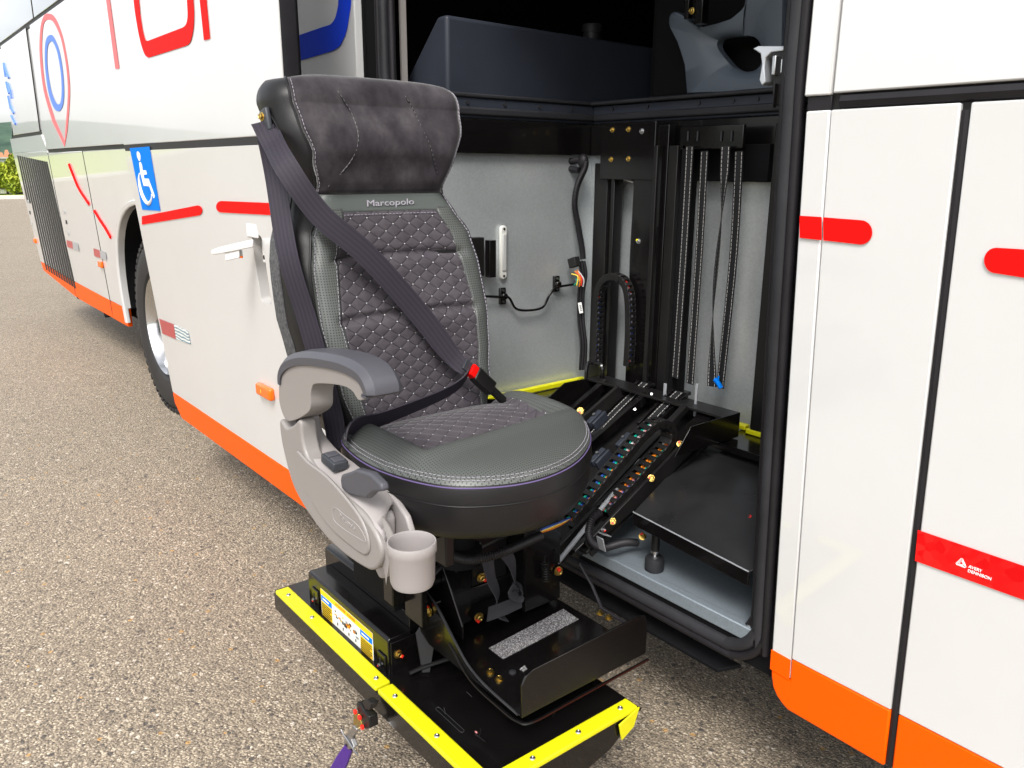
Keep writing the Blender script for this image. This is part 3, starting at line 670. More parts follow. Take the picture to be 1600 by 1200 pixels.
# sidewall ribs and tread blocks
for k in range(60):
    a=2*pi*k/60; u=Vector((cos(a),0,sin(a))); t=Vector((-sin(a),0,cos(a)))
    mb.obox(wc+u*.512+Vector((0,.035,0)),u,t,(0,1,0),.012,.016,.03)
    for j in range(4): mb.obox(wc+u*.522+Vector((0,.09+j*.055,0)),u,t,(0,1,0),.009,.018,.021)
mb.build('tyre','tyre',wh,.002)
mb=MB(); mb.lathe(wc,(0,1,0),[(.302,.02),(.292,.0),(.283,.012),(.275,.03),(.262,.10),(.255,.19),(.20,.22),(.13,.20),(.12,.10),(.10,.08),(.0,.08)],64); mb.build('rim','alu',wh,ang=30)
mb=MB()
for k in range(10):
    a=2*pi*k/10; mb.cyl(wc+Vector((cos(a)*.165,.17,sin(a)*.165)),(0,1,0),.016,.045,6)
mb.build('wheel_nuts','steel',wh)
mb=MB()
for k in range(10):
    a=2*pi*(k+.5)/10; mb.cyl(wc+Vector((cos(a)*.225,.195,sin(a)*.225)),(0,1,0),.022,.01,12)
mb.build('rim_holes','blackmatte',wh)

# ================================================================ SLIDING DOOR (swung out along the side)
DT,DB=.965,1.065; kd=(DB-DT)/1.17
def dy(z): return DT+kd*max(0,1.52-z)
def dl(px,py,o=.0): return onp(px,py,(0,DT-o,1.52),(0,1,kd))
def du(px,py,o=.0): return on(px,py,1,DT-o)
DX0,DX1=-3.83,-2.18; dw=1.505
def DP(x,z,o=0): return Vector((x,dy(z)-o,z))
door=D.objects.new('sliding_door',None); COL.objects.link(door); door.parent=coach; door.location=Vector((-3,1,.3))-ORG[coach]; ORG[door]=Vector((-3,1,.3))
dor=.415
rec_px=[(386,366),(401,366),(407,370),(413,420),(416,462),(414,475),(396,470),(390,462),(386,420)]
zr0,zr1,xr0,xr1=1.01,1.225,-2.545,-2.462
def rr(x0,x1,z0,z1,r,n=3):
    P=[]
    for cx,cz,a0 in ((x1-r,z1-r,0),(x0+r,z1-r,90),(x0+r,z0+r,180),(x1-r,z0+r,270)):
        for i in range(n+1):
            a=math.radians(a0+90*i/n); P.append((cx+r*cos(a),cz+r*sin(a)))
    return P
inner=rr(xr0,xr1,zr0,zr1,.014)
outer=rr(DX0,DX1,dor,dw-.012,.004)
dpan=MB().ring([DP(x,z) for x,z in outer],[DP(x,z) for x,z in inner],(0,.03,0)).build('lower_door_panel','paint',door,.003)
MB().prism([Vector((DX0,DT,dw+.012)),Vector((DX1,DT,dw+.012)),Vector((DX1,DT,2.9)),Vector((DX0,DT,2.9))],(0,.03,0)).build('upper_door_panel','paint',door,.003)
upd=door.children[-1] if False else [o for o in D.objects if o.name.startswith('upper_door_panel')][0]
MB().prism([DP(DX0,dor-.002),DP(DX0,.36),DP(DX0+.07,.30),DP(DX1,.30),DP(DX1,dor-.002)],(0,.03,0)).build('door_skirt','orange',door,.004)
MB().prism([DP(DX0+.003,dw-.014,-.002),DP(DX1-.002,dw-.014,-.002),DP(DX1-.002,dw+.014,-.002),DP(DX0+.003,dw+.014,-.002)],(0,.02,0)).build('waist_groove','rubber_dusty',door)
# door inner frame + rubber edge
L=[]
for z in (.30,.9,1.5,2.2,2.9): L.append([Vector((DX1+a,dy(z)+b,z)) for a,b in ((-.01,.030),(.0015,.002),(.004,.02),(.004,.048),(-.004,.058),(-.03,.058))])
mb=MB(); mb.loft(L,True,True); mb.build('door_edge_rubber','rubber',door,.002)
MB().prism([DP(DX0+.05,.34,-.05),DP(DX1-.03,.34,-.05),DP(DX1-.03,1.45,-.05),DP(DX0+.05,1.45,-.05)],(0,.006,0)).build('door_lining','blackmatte',door)
# handle recess and lever
mb=MB(); c_=[DP(x,z) for x,z in inner]; c2=[DP(x*.94+(xr0+xr1)/2*.06,z*.94+(zr0+zr1)/2*.06,-.045) for x,z in inner]
n=len(inner); mb.add(c_+c2,[(k,(k+1)%n,n+(k+1)%n,n+k) for k in range(n)]+[list(range(n,2*n))]); mb.build('handle_recess',mat('recess_shade_grey',(.40,.39,.38),.4),door,.001)  # recess plastic is white; its shade is painted in as this grey
MB().box(DP(-2.535,1.135,-.020)-Vector((0,.0,0)),DP(-2.475,1.205,-.042)).build('latch_body','plastic_white',door,.003)
MB().cyl(DP(-2.50,1.155,-.012),(0,1,0),.007,.02,14).build('lock_barrel','inkblack',door)
mb=MB(); mb.box(DP(-2.575,1.215,.004),DP(-2.49,1.262,-.01)); mb.build('hinge_cover','plastic_white',door,.008,seg=3)
hp=dl(372,378,.02); tip=on(331,394,1,DT-.10); hp=dl(396,380,.012)
d_=(tip-hp); sdv=d_.cross(Vector((0,0,1))).normalized(); mb=MB()
pl=[]; 
for t,wd,th in ((0,.030,.022),(.15,.036,.022),(.5,.042,.020),(.85,.044,.018),(1.0,.036,.012)):
    c_=hp+d_*t; s2=sdv*wd*.5; uu=Vector((0,0,1))*th*.5
    pl.append([c_+s2*.8+uu,c_+s2+uu*.3,c_+s2*.9-uu,c_-s2*.9-uu,c_-s2+uu*.3,c_-s2*.8+uu])
mb.loft(pl,True,True); mb.build('door_handle','plastic_white',door,.003,seg=2)
c_=hp+d_*.52-Vector((0,0,.022)); mb=MB(); mb.obox(c_,d_,sdv,(0,0,1),.022,.014,.013); mb.build('handle_catch','plastic_white',door,.003)
mb=MB(); mb.cyl(hp+d_*.34-Vector((0,0,.012)),(0,0,-1),.008,.018,12); mb.cur=1; mb.cyl(hp+d_*.34-Vector((0,0,.030)),(0,0,-1),.0085,.006,12); mb.build('key_barrel',['steel','amber'],door)
# door marker, reflector tape, sign, stripes, letters
p=dl(418,611,0); mb=MB(); mb.box(p+Vector((-.062,-.02,-.022)),p+Vector((.062,.003,.022))); mb.build('marker_light','amber',door,.009,seg=3)
text('I','lens_rib',.02,p+Vector((-.01,-.0205,0)),(1,0,0),(0,0,1),'wire_yellow',door)
decal('reflector',[dl(x,y,.002) for x,y in ((249,498),(271.5,507),(275,530),(254,521))],'darkred',door)
decal('reflector',[dl(x,y,.002) for x,y in ((272,507),(294,518),(298,538),(275.5,530))],'hatch',door)
sg=decal('wheelchair_sign',[dl(x,y,.0015) for x,y in ((203,231.5),(233.5,229),(250.5,329.5),(222.5,327.5))],'bluesign',door,th=.001)
def zp(x,y): return (195+x*65/709,225+y*110/1200)
def sgp(pts): return [dl(*zp(x,y),.003) for x,y in pts]
hd=smooth([(x,y,0) for x,y in ((220,125),(248,150),(268,215),(262,285),(240,282),(212,215),(206,150))],4,True)
decal('wheelchair_symbol',[dl(*zp(p.x,p.y),.003) for p in hd],'white_ink',door,th=.0006)
decal('wheelchair_symbol',sgp([(245,315),(272,308),(296,370),(308,448),(362,450),(378,518),(322,525),(334,588),(405,590),(438,680),(512,880),(505,925),(488,922),(420,722),(322,712),(268,500)]),'white_ink',door,th=.0006)
arcp=smooth([(x,y,0) for x,y in ((255,500),(252,600),(285,780),(340,930),(405,1015),(455,960),(462,860))],5)
MB().tube([dl(*zp(p.x,p.y),.0025) for p in arcp],.006,6,rf=lambda t:.6+1.0*max(0,sin(pi*min(1,t*1.05)))).build('wheelchair_symbol','white_ink',door)
def stroke_px(f,c,w_,**k):
    pass
decal('red_stripe',rounded_end(dl,222,338,351,316,321,337),'red',door)
decal('red_stripe',rounded_end(dl,470,319,338.5,338,314,332),'red',door)
decal('red_letter',[du(x,y,.002) for x,y in ((150,-120),(155,-120),(186,107),(180.5,107.5))][::1],'pinkred',door)
# rounded U-like letter
uo=[(200,-90),(209,0),(213,30),(219,62),(226,84),(232,90)]; ui=[(208,-90),(217,0),(219,22),(223,48),(227,62),(231,64)]
ro=[(289,72),(297,66),(302,45),(303,20),(302,0),(298,-90)]; ri=[(286,43),(291,38),(293.5,25),(292.5,0),(288,-90)]
P=smooth([(x,y,0) for x,y in uo],4)+smooth([(x,y,0) for x,y in ro],4)+list(reversed(smooth([(x,y,0) for x,y in ri],4)))+list(reversed(smooth([(x,y,0) for x,y in ui],4)))
decal('red_letter',[du(p.x,p.y,.002) for p in P],'red',door)
decal('red_letter',[du(x,y,.002) for x,y in ((303,-90),(314,-90),(328,60.5),(319,63))],'red',door)

# ================================================================ SEAT BAY (fixed part of the coach)
BX0,BX1,BY,BZ=-2.05,-.87,2.0,.447
bay=D.objects.new('seat_bay',None); COL.objects.link(bay); bay.parent=coach; bay.location=Vector((-1.5,1.7,BZ))-ORG[coach]; ORG[bay]=Vector((-1.5,1.7,BZ))
MB().box((BX0-.02,1.37,BZ),(BX0,BY+.02,1.63)).build('bay_side_wall','galv',bay)
MB().box((BX0,BY,BZ),(BX1+.03,BY+.02,1.63)).build('bay_back_wall','galv',bay)
MB().box((BX0-.1,1.437,BZ-.012),(BX1,BY,BZ)).build('bay_floor','galvf',bay,.001)
MB().box((BX0-.1,1.412,BZ-.03),(BX1-.02,1.436,BZ+.004)).build('floor_edge','galvf',bay,.003)
MB().box((BX1+.0,1.41,BZ-.02),(BX1+.03,BY,1.66)).build('bay_end_wall','blackmatte',bay)
MB().box((-1.30,1.93,BZ),(BX1,1.985,1.55)).build('corner_post','blacksatin',bay,.004)
# opening seal: rubber profile running round
def seal(off,r,m,y,name='door_seal'):
    x0,x1,z0,z1,cr=-2.30+off,-.882-off,.385+off,2.9,.10-off*.5
    P=[Vector((x1,y,2.9)),Vector((x1,y,1.6)),Vector((x1,y,z0+cr*1.3))]
    for i in range(1,8):
        a=pi/2*i/7; P.append(Vector((x1-cr+cr*cos(a),y,z0+cr-cr*sin(a))))
    for x in (-1.3,-1.8): P.append(Vector((x,y,z0+.0)))
    for i in range(0,8):
        a=pi/2*i/7; P.append(Vector((x0+cr-cr*sin(a),y,z0+cr-cr*cos(a))))
    P+= [Vector((x0,y,1.2)),Vector((x0,y,2.0)),Vector((x0,y,2.9))]
    P=smooth(P,3); 
    for p in P: p.y+=.058*max(0,1.545-p.z)
    return MB().tube(P,r,12).build(name,m,bay)
seal(.0,.016,'rubber_dusty',1.352); seal(.022,.011,'rubber',1.366); seal(-.020,.010,'rubber',1.345)
# dark reveal around
def reveal(x0,x1):
    MB().prism([B(x0,.40,-.034),B(x1,.40,-.034),B(x1,1.545,-.034),B(x0,1.545,-.034)],(0,.05,0)).build('door_reveal','blackmatte',bay,.002); MB().box((x0,1.354,1.546),(x1,1.40,3.0)).build('door_reveal','blackmatte',bay,.002)
reveal(-.868,-.80); reveal(-2.43,-2.33)
MB().box((-2.33,1.45,.35),(-.868,1.455,.40)).build('door_reveal','blackmatte',bay)
MB().box((-2.42,1.46,.36),(-.86,1.49,BZ-.02)).build('door_reveal','rubber',bay)
xa=on(624,60,1,1.41).x; MB().box((xa,1.41,1.66),(xa+.012,1.43,2.9)).build('frame_edge','taupe',bay,.001)
# waist rail around the bay at saloon floor height
MB().box((BX0-.03,1.40,1.575),(BX0+.012,BY,1.632)).box((BX0+.012,BY-.012,1.575),(-.90,BY+.02,1.632)).build('floor_rail','console',bay,.003)
MB().box((BX0-.02,1.40,1.583),(BX0+.022,BY-.012,1.606)).box((BX0+.022,BY-.024,1.583),(-.90,BY-.005,1.606)).build('rail_lip','rubber_dusty',bay,.006,seg=3)
MB().box((BX0-.05,1.40,1.633),(BX0+.018,BY,1.645)).box((BX0+.0,BY-.03,1.633),(-.90,BY+.02,1.645)).build('rail_top','rubber_dusty',bay,.004)
for i in range(4): MB().cyl((BX0+.012,1.47+i*.14,1.619),(1,0,0),.006,.004,10).build('rivet','steel' if i==9 else 'rubber_dusty',bay)
for x in (-1.95,-1.8,-1.6,-1.48,-1.4,-1.25,-1.1): MB().cyl((x,BY-.012,1.619),(0,-1,0),.0055,.004,10).build('rivet','rubber_dusty',bay)
# black header between rail and sheet
MB().box((BX0,1.40,1.475),(BX0+.02,BY-.005,1.573)).build('header_beam','blackpaint',bay,.003)
MB().box((BX0+.02,BY-.03,1.475),(-.90,BY-.003,1.573)).build('header_beam','blackpaint',bay,.003)
# bolted upright plate and posts on the back wall  (photo: px 935-1060)
Yp=1.955
def pb(px,py,y=Yp): return on(px,py,1,y)
def vplate(name,pxs,z0,z1,y,th,m='blackpaint',par=bay,be=.002):
    a=on(pxs[0],400,1,y).x; b=on(pxs[1],400,1,y).x
    return MB().box((a,y,z0),(b,y+th,z1)).build(name,m,par,be)
vplate('guide_rail',(925,945),BZ,1.45,1.93,.05,'blacksatin')
vplate('guide_rail',(947,956),.7,1.45,1.94,.04,'blackpaint')
vplate('mounting_plate',(985,1035),BZ,1.56,1.925,.03)
MB().box((on(940,230,1,1.92).x,1.915,1.40),(on(1025,230,1,1.92).x,1.925,1.572)).build('mounting_plate','blackpaint',bay,.002)
vplate('guide_rail',(1013,1019),BZ,1.5,1.90,.012,'blacksatin'); vplate('guide_rail',(1022,1050),BZ,1.5,1.93,.045,'blacksatin')
vplate('guide_rail',(1056,1062),BZ,1.5,1.90,.06,'blackmatte')
vplate('guide_rail',(1035,1058),BZ,1.5,1.95,.03,'blackmatte')
for px,py,mk in ((957,203,None),(982,202,None),(955,249,None),(982,248,None)): bolt(bay,on(px,py,1,1.915),(0,-1,0),.0062,None)
bolt(bay,on(1003,205,1,1.915),(0,-1,0),.0062,None,'steel')
for px,py in ((998,377),(991,537)): bolt(bay,on(px,py,1,1.925),(0,-1,0),.006,'yelmark','steel')
# strap carrier plate and hanging straps
a=on(1063,205,1,1.90); b=on(1160,232,1,1.90); MB().box((a.x,1.90,b.z),(b.x,1.912,on(1100,196,1,1.90).z)).build('strap_carrier','blackpaint',bay,.003)
for k,px in enumerate((1075,1090,1127,1143)):
    p=on(px,213,1,1.897); MB().tube([p+Vector((0,0,.014)),p-Vector((0,0,.012))],.0028,8).build('slot','rubber_dusty',bay)
MB().box((on(1040,230,1,1.96).x,1.955,1.40),(on(1205,230,1,1.96).x,1.985,1.50)).build('header_beam','blackmatte',bay,.002)
straps=[[(1078,228),(1068,400),(1055,590)],[(1101,236),(1092,400),(1078,600)],[(1134,228),(1128,330),(1115,470),(1112,604)],[(1155,236),(1146,400),(1125,606)]]
slab=['left hanging black strap with pale edge stitching in the seat bay','second black hanging strap from the left in the seat bay','twisted black hanging strap, third from the left in the seat bay','rightmost black hanging strap with pale stitching in the seat bay']
for k,pts in enumerate(straps):
    P=smooth([on(x,y,1,1.885 if k%2==0 else 1.90) for x,y in pts],8); mb=MB()
    tw=(lambda t:Vector((cos(1.25*sin(pi*min(1,max(0,t*1.3-.2)))),-sin(1.25*sin(pi*min(1,max(0,t*1.3-.2)))),0))) if k==2 else Vector((1,-.15,0))
    ribbon(mb,P,.030,side=tw,th=.002); mb.build('hanging_strap','strap',None,label=slab[k],cat='strap',group='straps hanging in the seat bay')
p=on(1122,598,1,1.88); mb=MB(); mb.tube([p+Vector((-.012,0,.008)),p,p+Vector((.012,0,-.014))],.007,7); mb.tube([p,p+Vector((.0,.0,.02))],.003,6); mb.build('cable_tie','bluesign',None,label='blue plastic tag tied to the hanging straps',cat='tag')
# interior lamp
XW=BX0+.001
def wl(px,py,o=.0): return on(px,py,0,XW+o)
a=wl(784,352); b=wl(784,436); c_=(a+b)/2
mb=MB(); mb.cur=0; P=[]
hw,hh=.0125,(a.z-b.z)/2
for i in range(12):
    an=pi*i/11; P.append(Vector((XW,c_.y+hw*cos(an),c_.z+hh-hw+hw*sin(an))))
for i in range(12):
    an=pi+pi*i/11; P.append(Vector((XW,c_.y+hw*cos(an),c_.z-hh+hw+hw*sin(an))))
lamp=mb.prism(P,(.012,0,0)).build('bay_lamp',mat('lamp_plastic',(.60,.60,.56),.4),bay,.003)
for s_ in (-1,1): MB().cyl((XW+.011,c_.y,c_.z+s_*(hh-.011)),(1,0,0),.004,.003,10).build('lamp_screw','inkblack',lamp)
MB().box((XW+.0115,c_.y-.007,c_.z-hh*.68),(XW+.0155,c_.y+.007,c_.z+hh*.68)).build('lamp_lens',mat('lamp_lens',(.45,.45,.44),.15,coat=.6,bump=(300,.001)),lamp,.002)
# black box bracket
a=wl(728,371); b=wl(752,429); MB().box((XW,on(725,400,0,XW).y-.02,b.z),(XW+.03,on(752,400,0,XW).y-.01,a.z)).build('junction_box','blacksatin',bay,.002)
MB().box((XW+.03,on(760,400,0,XW).y-.028,b.z-.004),(XW+.055,on(764,400,0,XW).y-.014,a.z-.008)).build('junction_box','blackpaint',bay,.001)
# bent rod and its brackets
rod=[wl(x,y,.022) for x,y in ((758,463),(782,464),(795,465),(806,482),(826,485),(848,480),(858,462),(868,450),(885,446),(900,444))]
MB().tube(smooth(rod,5),.0042,8).build('bent_rod','blackpaint',bay)
for px,py in ((783,462),(867,443)):
    p=wl(px,py); mb=MB(); mb.box(p+Vector((0,-.012,-.027)),p+Vector((.012,.012,.027))); mb.cyl(p+Vector((.01,0,0)),(1,0,0),.011,.014,14); mb.build('rod_bracket','blackpaint',bay,.003)
    for s_ in (-1,1): MB().cyl(p+Vector((.012,0,s_*.018)),(1,0,0),.004,.004,6).build('bracket_screw','steel',bay)
# wiring
def hose(P,r,name,parent,m='rubber',pitch=.0045,**k):
    P=resample(smooth(P,10),pitch/3); mb=MB(); n=len(P); rfl=[1.0,1.13,.9]
    mb.tube(P,r,10,rf=lambda t:rfl[int(round(t*(n-1)))%3]); return mb.build(name,m,parent,**k)
harn=empty('wiring_harness',(-1.97,1.9,.7),'black wiring loom hanging by the corner of the seat bay with coloured wires','wiring')
yy=1.90
def wp(px,py,y=yy): return on(px,py,1,y)
hose([wp(*q) for q in ((860,244),(885,252),(912,250),(914,262),(902,290),(898,320),(903,350),(909,385),(911,405))],.010,'corrugated_conduit',harn,'rubber')
for i in range(3): MB().tube(smooth([wp(x+i*4,y,1.905-i*.006) for x,y in ((905,408),(908,430),(904,460),(904,500),(908,540),(906,578))],6),.0045,7).build('cable','rubber',harn)
MB().tube(smooth([wp(*q) for q in ((722,238),(760,240),(800,246),(840,243),(862,248),(885,262),(905,266))],5),.010,8).build('cable','rubber',harn)
MB().tube(smooth([wp(x,y,1.93) for x,y in ((945,272),(965,272),(988,280),(992,290),(990,330),(986,400),(984,480),(982,575))],6),.004,7).build('cable','rubber',harn)
MB().tube(smooth([wp(x,y,1.935) for x,y in ((948,268),(970,278),(990,285))],6),.003,7).build('cable','wire_white',harn)
mb=MB(); ball(mb,wp(911,252),.020,.016,.024,12); mb.build('grommet','rubber',harn)
a=wp(897,410,1.885); mb=MB(); mb.obox(a,(1,0,.35),(0,1,0),(-.35,0,1),.018,.012,.016); mb.build('connector','inkblack',harn,.002)
for i,(m_,q) in enumerate((('wire_orange',[(898,424),(904,428),(906,440)]),('wire_yellow',[(893,428),(903,432),(901,446)]),('wire_red',[(900,426),(909,434),(908,446)]),('wire_white',[(904,424),(912,436),(911,448)]),('wire_green',[(900,436),(902,440),(897,446)]),('wire_orange',[(902,422),(907,434),(905,448)]))):
    MB().tube(smooth([wp(x,y,1.88) for x,y in q],5),.0022,6).build('wire',m_,harn)
p=wp(907,481,1.88); tg=MB(); ax=Vector((1,0,.28)).normalized(); az=Vector((-.28,0,1)).normalized(); tg.obox(p,ax,(0,1,0),az,.0085,.0006,.018); tg.build('cable_tag','tagwhite',harn)
text('2633','tag_number',.011,p+Vector((.002,-.0012,.0)),-az,ax,'inkblack',harn,extr=.0003)
# vertical cable chain (bent over)
def chain(path,w_,h_,side,name_par,pitch=.021,wires=None,lab=None):
    """drag chain: path of points, side = width direction, h_ thickness. links + visible wires"""
    P=resample(path,pitch); 
    mb=MB(); 
    for i in range(len(P)-1):
        a,b=P[i],P[i+1]; t=(b-a).normalized(); s_=Vector(side); s_=(s_-t*s_.dot(t)).normalized(); n_=t.cross(s_)
        c_=(a+b)/2
        for sg in (-1,1): mb.obox(c_+s_*sg*w_*.45,t,s_,n_,pitch*.56,w_*.06,h_*.5)
        for sg in (-1,1): mb.obox(c_+n_*sg*h_*.46,t,s_,n_,pitch*.31,w_*.47,h_*.06)
    mb.build('chain_links','blacksatin',name_par,.0006,seg=1)
    wires=wires or ['wire_green','wire_blue','wire_white','wire_orange','wire_red']
    s0=Vector(side).normalized(); Q=resample(path,pitch*.5)
    segn=max(6,len(Q)//6); k=0; i=0
    while i<len(Q)-2:
        j=min(len(Q)-1,i+segn)
        for w2 in range(3):
            m_=wires[(k+w2)%len(wires)] if w2==1 else wires[(k+w2*2)%len(wires)]
            t=(Q[j]-Q[i]).normalized(); ss=(s0-t*s0.dot(t)).normalized(); nn=t.cross(ss)
            MB().tube([q+ss*(w2-1)*w_*.2+nn*sin(i+w2*2+kk*.9)*h_*.08 for kk,q in enumerate(Q[i:j+1])],w_*.085,6).build('wire',m_,name_par)
        i=j; k+=1
vc=empty('cable_chain',(-1.9,1.95,.7),'upright black cable chain arched over in front of the back sheet','cable chain')
chain(smooth([wp(x,y,1.90) for x,y in ((932,570),(934,500),(937,455),(948,436),(962,432),(976,440),(984,465),(985,520),(982,575))],6),.03,.022,(0,-1,0.0),vc,.018,['wire_white','wire_blue','wire_white','wire_red'])
# inner platform with yellow edging
Zi=.695
MB().prism([Vector(p) for p in ((BX0+.03,1.42,Zi-.02),(BX0+.03,BY-.02,Zi-.02),(-1.83,BY-.02,Zi-.02),(-1.83,1.42,Zi-.02))],(0,0,.02)).build('inner_deck','blackpaint',bay,.002)
MB().box((BX0+.012,1.42,Zi+.001),(BX0+.034,BY-.03,Zi+.018)).build('yellow_edging','yellow',bay,.003)
MB().box((BX0+.034,BY-.05,Zi+.001),(-1.90,BY-.03,Zi+.016)).build('yellow_edging','yellow',bay,.003)
MB().box((-1.34,1.80,Zi-.02),(BX1,BY-.02,Zi)).build('inner_deck','blackpaint',bay,.002)
MB().box((-1.42,BY-.055,Zi+.001),(-1.325,BY-.03,Zi+.016)).build('yellow_edging','yellow',bay,.003)
MB().box((-1.31,BY-.075,Zi+.001),(-1.13,BY-.05,Zi+.016)).build('yellow_edging','yellow',bay,.003)
for px,py in ((1110,681),(1148,668),(1168,661)): MB().cyl(on(px,py,2,Zi+.001),(0,0,1),.007,.003,12).build('rivet','steel',bay)

# console on saloon floor
mb=MB(); f0=[Vector(p) for p in ((-2.15,1.478,1.645),(-2.15,2.44,1.645),(-2.15,2.44,1.862),(-2.15,1.478,1.872))]
f1=[f0[0]+Vector((-.30,0,0)),f0[1]+Vector((-.30,0,0)),f0[2]+Vector((-.06,0,0)),f0[3]+Vector((-.05,0,0))]
mb.add(f0+f1,[(0,1,2,3),(7,6,5,4),(0,4,5,1),(1,5,6,2),(2,6,7,3),(3,7,4,0)]); mb.build('console_box','console',None,.012,label='dark blue grey vinyl covered box standing on the coach floor above the bay',cat='storage box',seg=4)
mb=MB(); cp=on(925,50,0,-2.45); cp.z=1.66; hz=on(925,38,0,-2.45).z-1.66; mb.lathe(cp,(0,0,1),[(.036,0),(.036,hz-.03),(.04,hz-.03),(.04,hz-.012),(.036,hz),(0,hz)],22); mb.build('filler_cap','rubber_dusty',None,label='round dark ribbed cap behind the vinyl covered box',cat='cap')
# ---- seat shell in the saloon with a hole
ss=empty('saloon_seat',(-1.6,2.12,1.645),'blue grey plastic coach seat side with a rounded opening, in the dark saloon','seat')
Ys=2.07
out=[(1070,148),(1066,100),(1055,65),(1041,38),(1042,22),(1052,16),(1064,22),(1077,38),(1092,42),(1118,36),(1142,28),(1160,12),(1168,0),(1176,-60),(1232,-60),(1226,0),(1224,60),(1222,110),(1222,142)]
inn=[(1150,110),(1138,104),(1127,92),(1116,78),(1113,68),(1117,60),(1126,57),(1140,55),(1150,55),(1160,54),(1170,56),(1178,62),(1183,74),(1185,86),(1183,96),(1179,104),(1172,109),(1164,111),(1157,111)]
def rs(P,n):
    P=[Vector((x,y,0)) for x,y in P]; Q=resample(P,.5,True); m=len(Q); return [Q[int(i*m/n)] for i in range(n)]
on_=rs(out,96); cen=Vector((1149,84,0)); inq=smooth([(x,y,0) for x,y in inn],6,True)
# match inner to outer by angle
def ang_sorted(P): return P
def radial(P,a):
    best=None
    d=Vector((cos(a),sin(a),0))
    for i in range(len(P)):
        p,q=P[i]-cen,P[(i+1)%len(P)]-cen; den=d.x*(q.y-p.y)-d.y*(q.x-p.x)
        if abs(den)<1e-9: continue
        t=(p.x*(q.y-p.y)-p.y*(q.x-p.x))/den; s_=(p.x*d.y-p.y*d.x)/den
        if t>0 and 0<=s_<=1.0001 and (best is None or t<best): best=t
    return cen+d*best if best else None
outm=[]; innm=[]
seq=[]
for p in on_:
    a=math.atan2(p.y-cen.y,p.x-cen.x); r_=radial(inq,a)
    outm.append(on(p.x,p.y,1,Ys)); innm.append(on(r_.x,r_.y,1,Ys))
mb=MB(); n=len(outm)
mid=[o_*.45+i_*.55 for o_,i_ in zip(outm,innm)]
L=[[p+Vector((0,.05,0)) for p in outm],[p+Vector((0,.012,0)) for p in outm],[o_*.93+i_*.07 for o_,i_ in zip(outm,innm)],mid,[i_*.8+o_*.2+Vector((0,.008,0)) for o_,i_ in zip(outm,innm)],[p+Vector((0,.022,0)) for p in innm],[p+Vector((0,.05,0)) for p in innm]]
mb.loft(L); mb.build('seat_side','bluegrey',ss,ang=50)
mb=MB(); q=on(1093,0,1,2.0)
mb.box(on(1068,30,1,2.0)+Vector((0,0,0)),on(1080,-60,1,2.0)+Vector((0,.02,0))); mb.box(on(1084,38,1,2.0),on(1102,-60,1,2.0)+Vector((0,.03,0))); mb.build('seat_bracket','blackpaint',ss,.002)
bolt(ss,on(1081,17,1,1.995),(0,-1,0),.007,None)
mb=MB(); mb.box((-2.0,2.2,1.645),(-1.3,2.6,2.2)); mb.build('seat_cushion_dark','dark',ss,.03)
# door lock mechanism on the right frame
lk=D.objects.new('lock_striker',None); COL.objects.link(lk); lk.parent=coach; lk.location=Vector((-.93,1.4,1.65))-ORG[coach]; ORG[lk]=Vector((-.93,1.4,1.65))
yl=1.40
def lp(px,py,y=yl): return on(px,py,1,y)
MB().prism([lp(*q) for q in ((1176,76),(1184,72),(1230,72),(1232,78),(1205,82),(1196,90),(1194,105),(1196,128),(1190,134),(1186,125),(1190,100),(1188,84))],(0,.03,0)).build('striker_plate','silver',lk,.002)
MB().prism([lp(*q) for q in ((1205,82),(1232,80),(1232,165),(1208,165),(1206,130))],(0,.02,0)).build('lock_plate','blacksatin',lk,.002)
MB().box(lp(1204,118,1.39),lp(1213,86,1.39)+Vector((0,.02,0))).build('lock_body','steel',lk,.002)
MB().box(lp(1218,115,1.385),lp(1232,90,1.385)+Vector((0,.02,0))).build('lock_tongue','alu',lk,.002)
MB().box(lp(1221,132,1.385),lp(1228,116,1.385)+Vector((0,.02,0))).build('lock_buffer',mat('olive_nylon',(.35,.4,.06),.5),lk,.002)
MB().box(lp(1207,168,1.39),lp(1211,130,1.39)+Vector((0,.01,0))).build('lock_arm','blacksatin',lk,.001)
MB().tube([on(1216,678,1,1.40),on(1225,678,1,1.395)],.006,10).build('rubber_stop','rubber',bay)

# ================================================================ LIFT MECHANISM
lift=empty('seat_lift',(-1.45,1.0,.0+.3),'black powder coated boarding lift with yellow edged platform under the seat','lift')
PZ=.33
MB().box((-1.93,.742,PZ-.006),(-.978,1.148,PZ)).build('platform','blackpaint',lift,.001)
MB().box((-1.93,.740,PZ-.055),(-1.07,.748,PZ-.007)).build('platform_flange','blackpaint',lift,.001)
MB().prism([Vector((-.984,y,z)) for y,z in ((.748,PZ-.007),(1.145,PZ-.007),(1.06,PZ-.06),(.95,PZ-.085),(.748,PZ-.085))],(.004,0,0)).build('platform_flange','blackpaint',lift,.001)
def edging(a,b,name='yellow_edging'): return MB().box(a,b).build(name,'yellow',lift,.004,seg=3)
edging((-1.905,.734,PZ+.0005),(-1.372,.772,PZ+.013)); edging((-1.364,.734,PZ+.0005),(-.976,.772,PZ+.013))
edging((-1.012,.774,PZ+.0005),(-.976,1.135,PZ+.013))
e2=MB().prism([Vector((-.975,y,z)) for y,z in ((1.075,PZ-.004),(1.135,PZ+.012),(1.12,PZ-.028),(1.085,PZ-.045))],(.004,0,0)).build('yellow_edging','yellow',lift,.001)
for x in (-1.86,-1.72,-1.40,-1.32,-1.16,-1.0): MB().lathe((x,.752,PZ+.013),(0,0,1),[(.0062,0),(.005,.002),(.002,.003),(0,.001)],12).build('rivet','steel',lift)
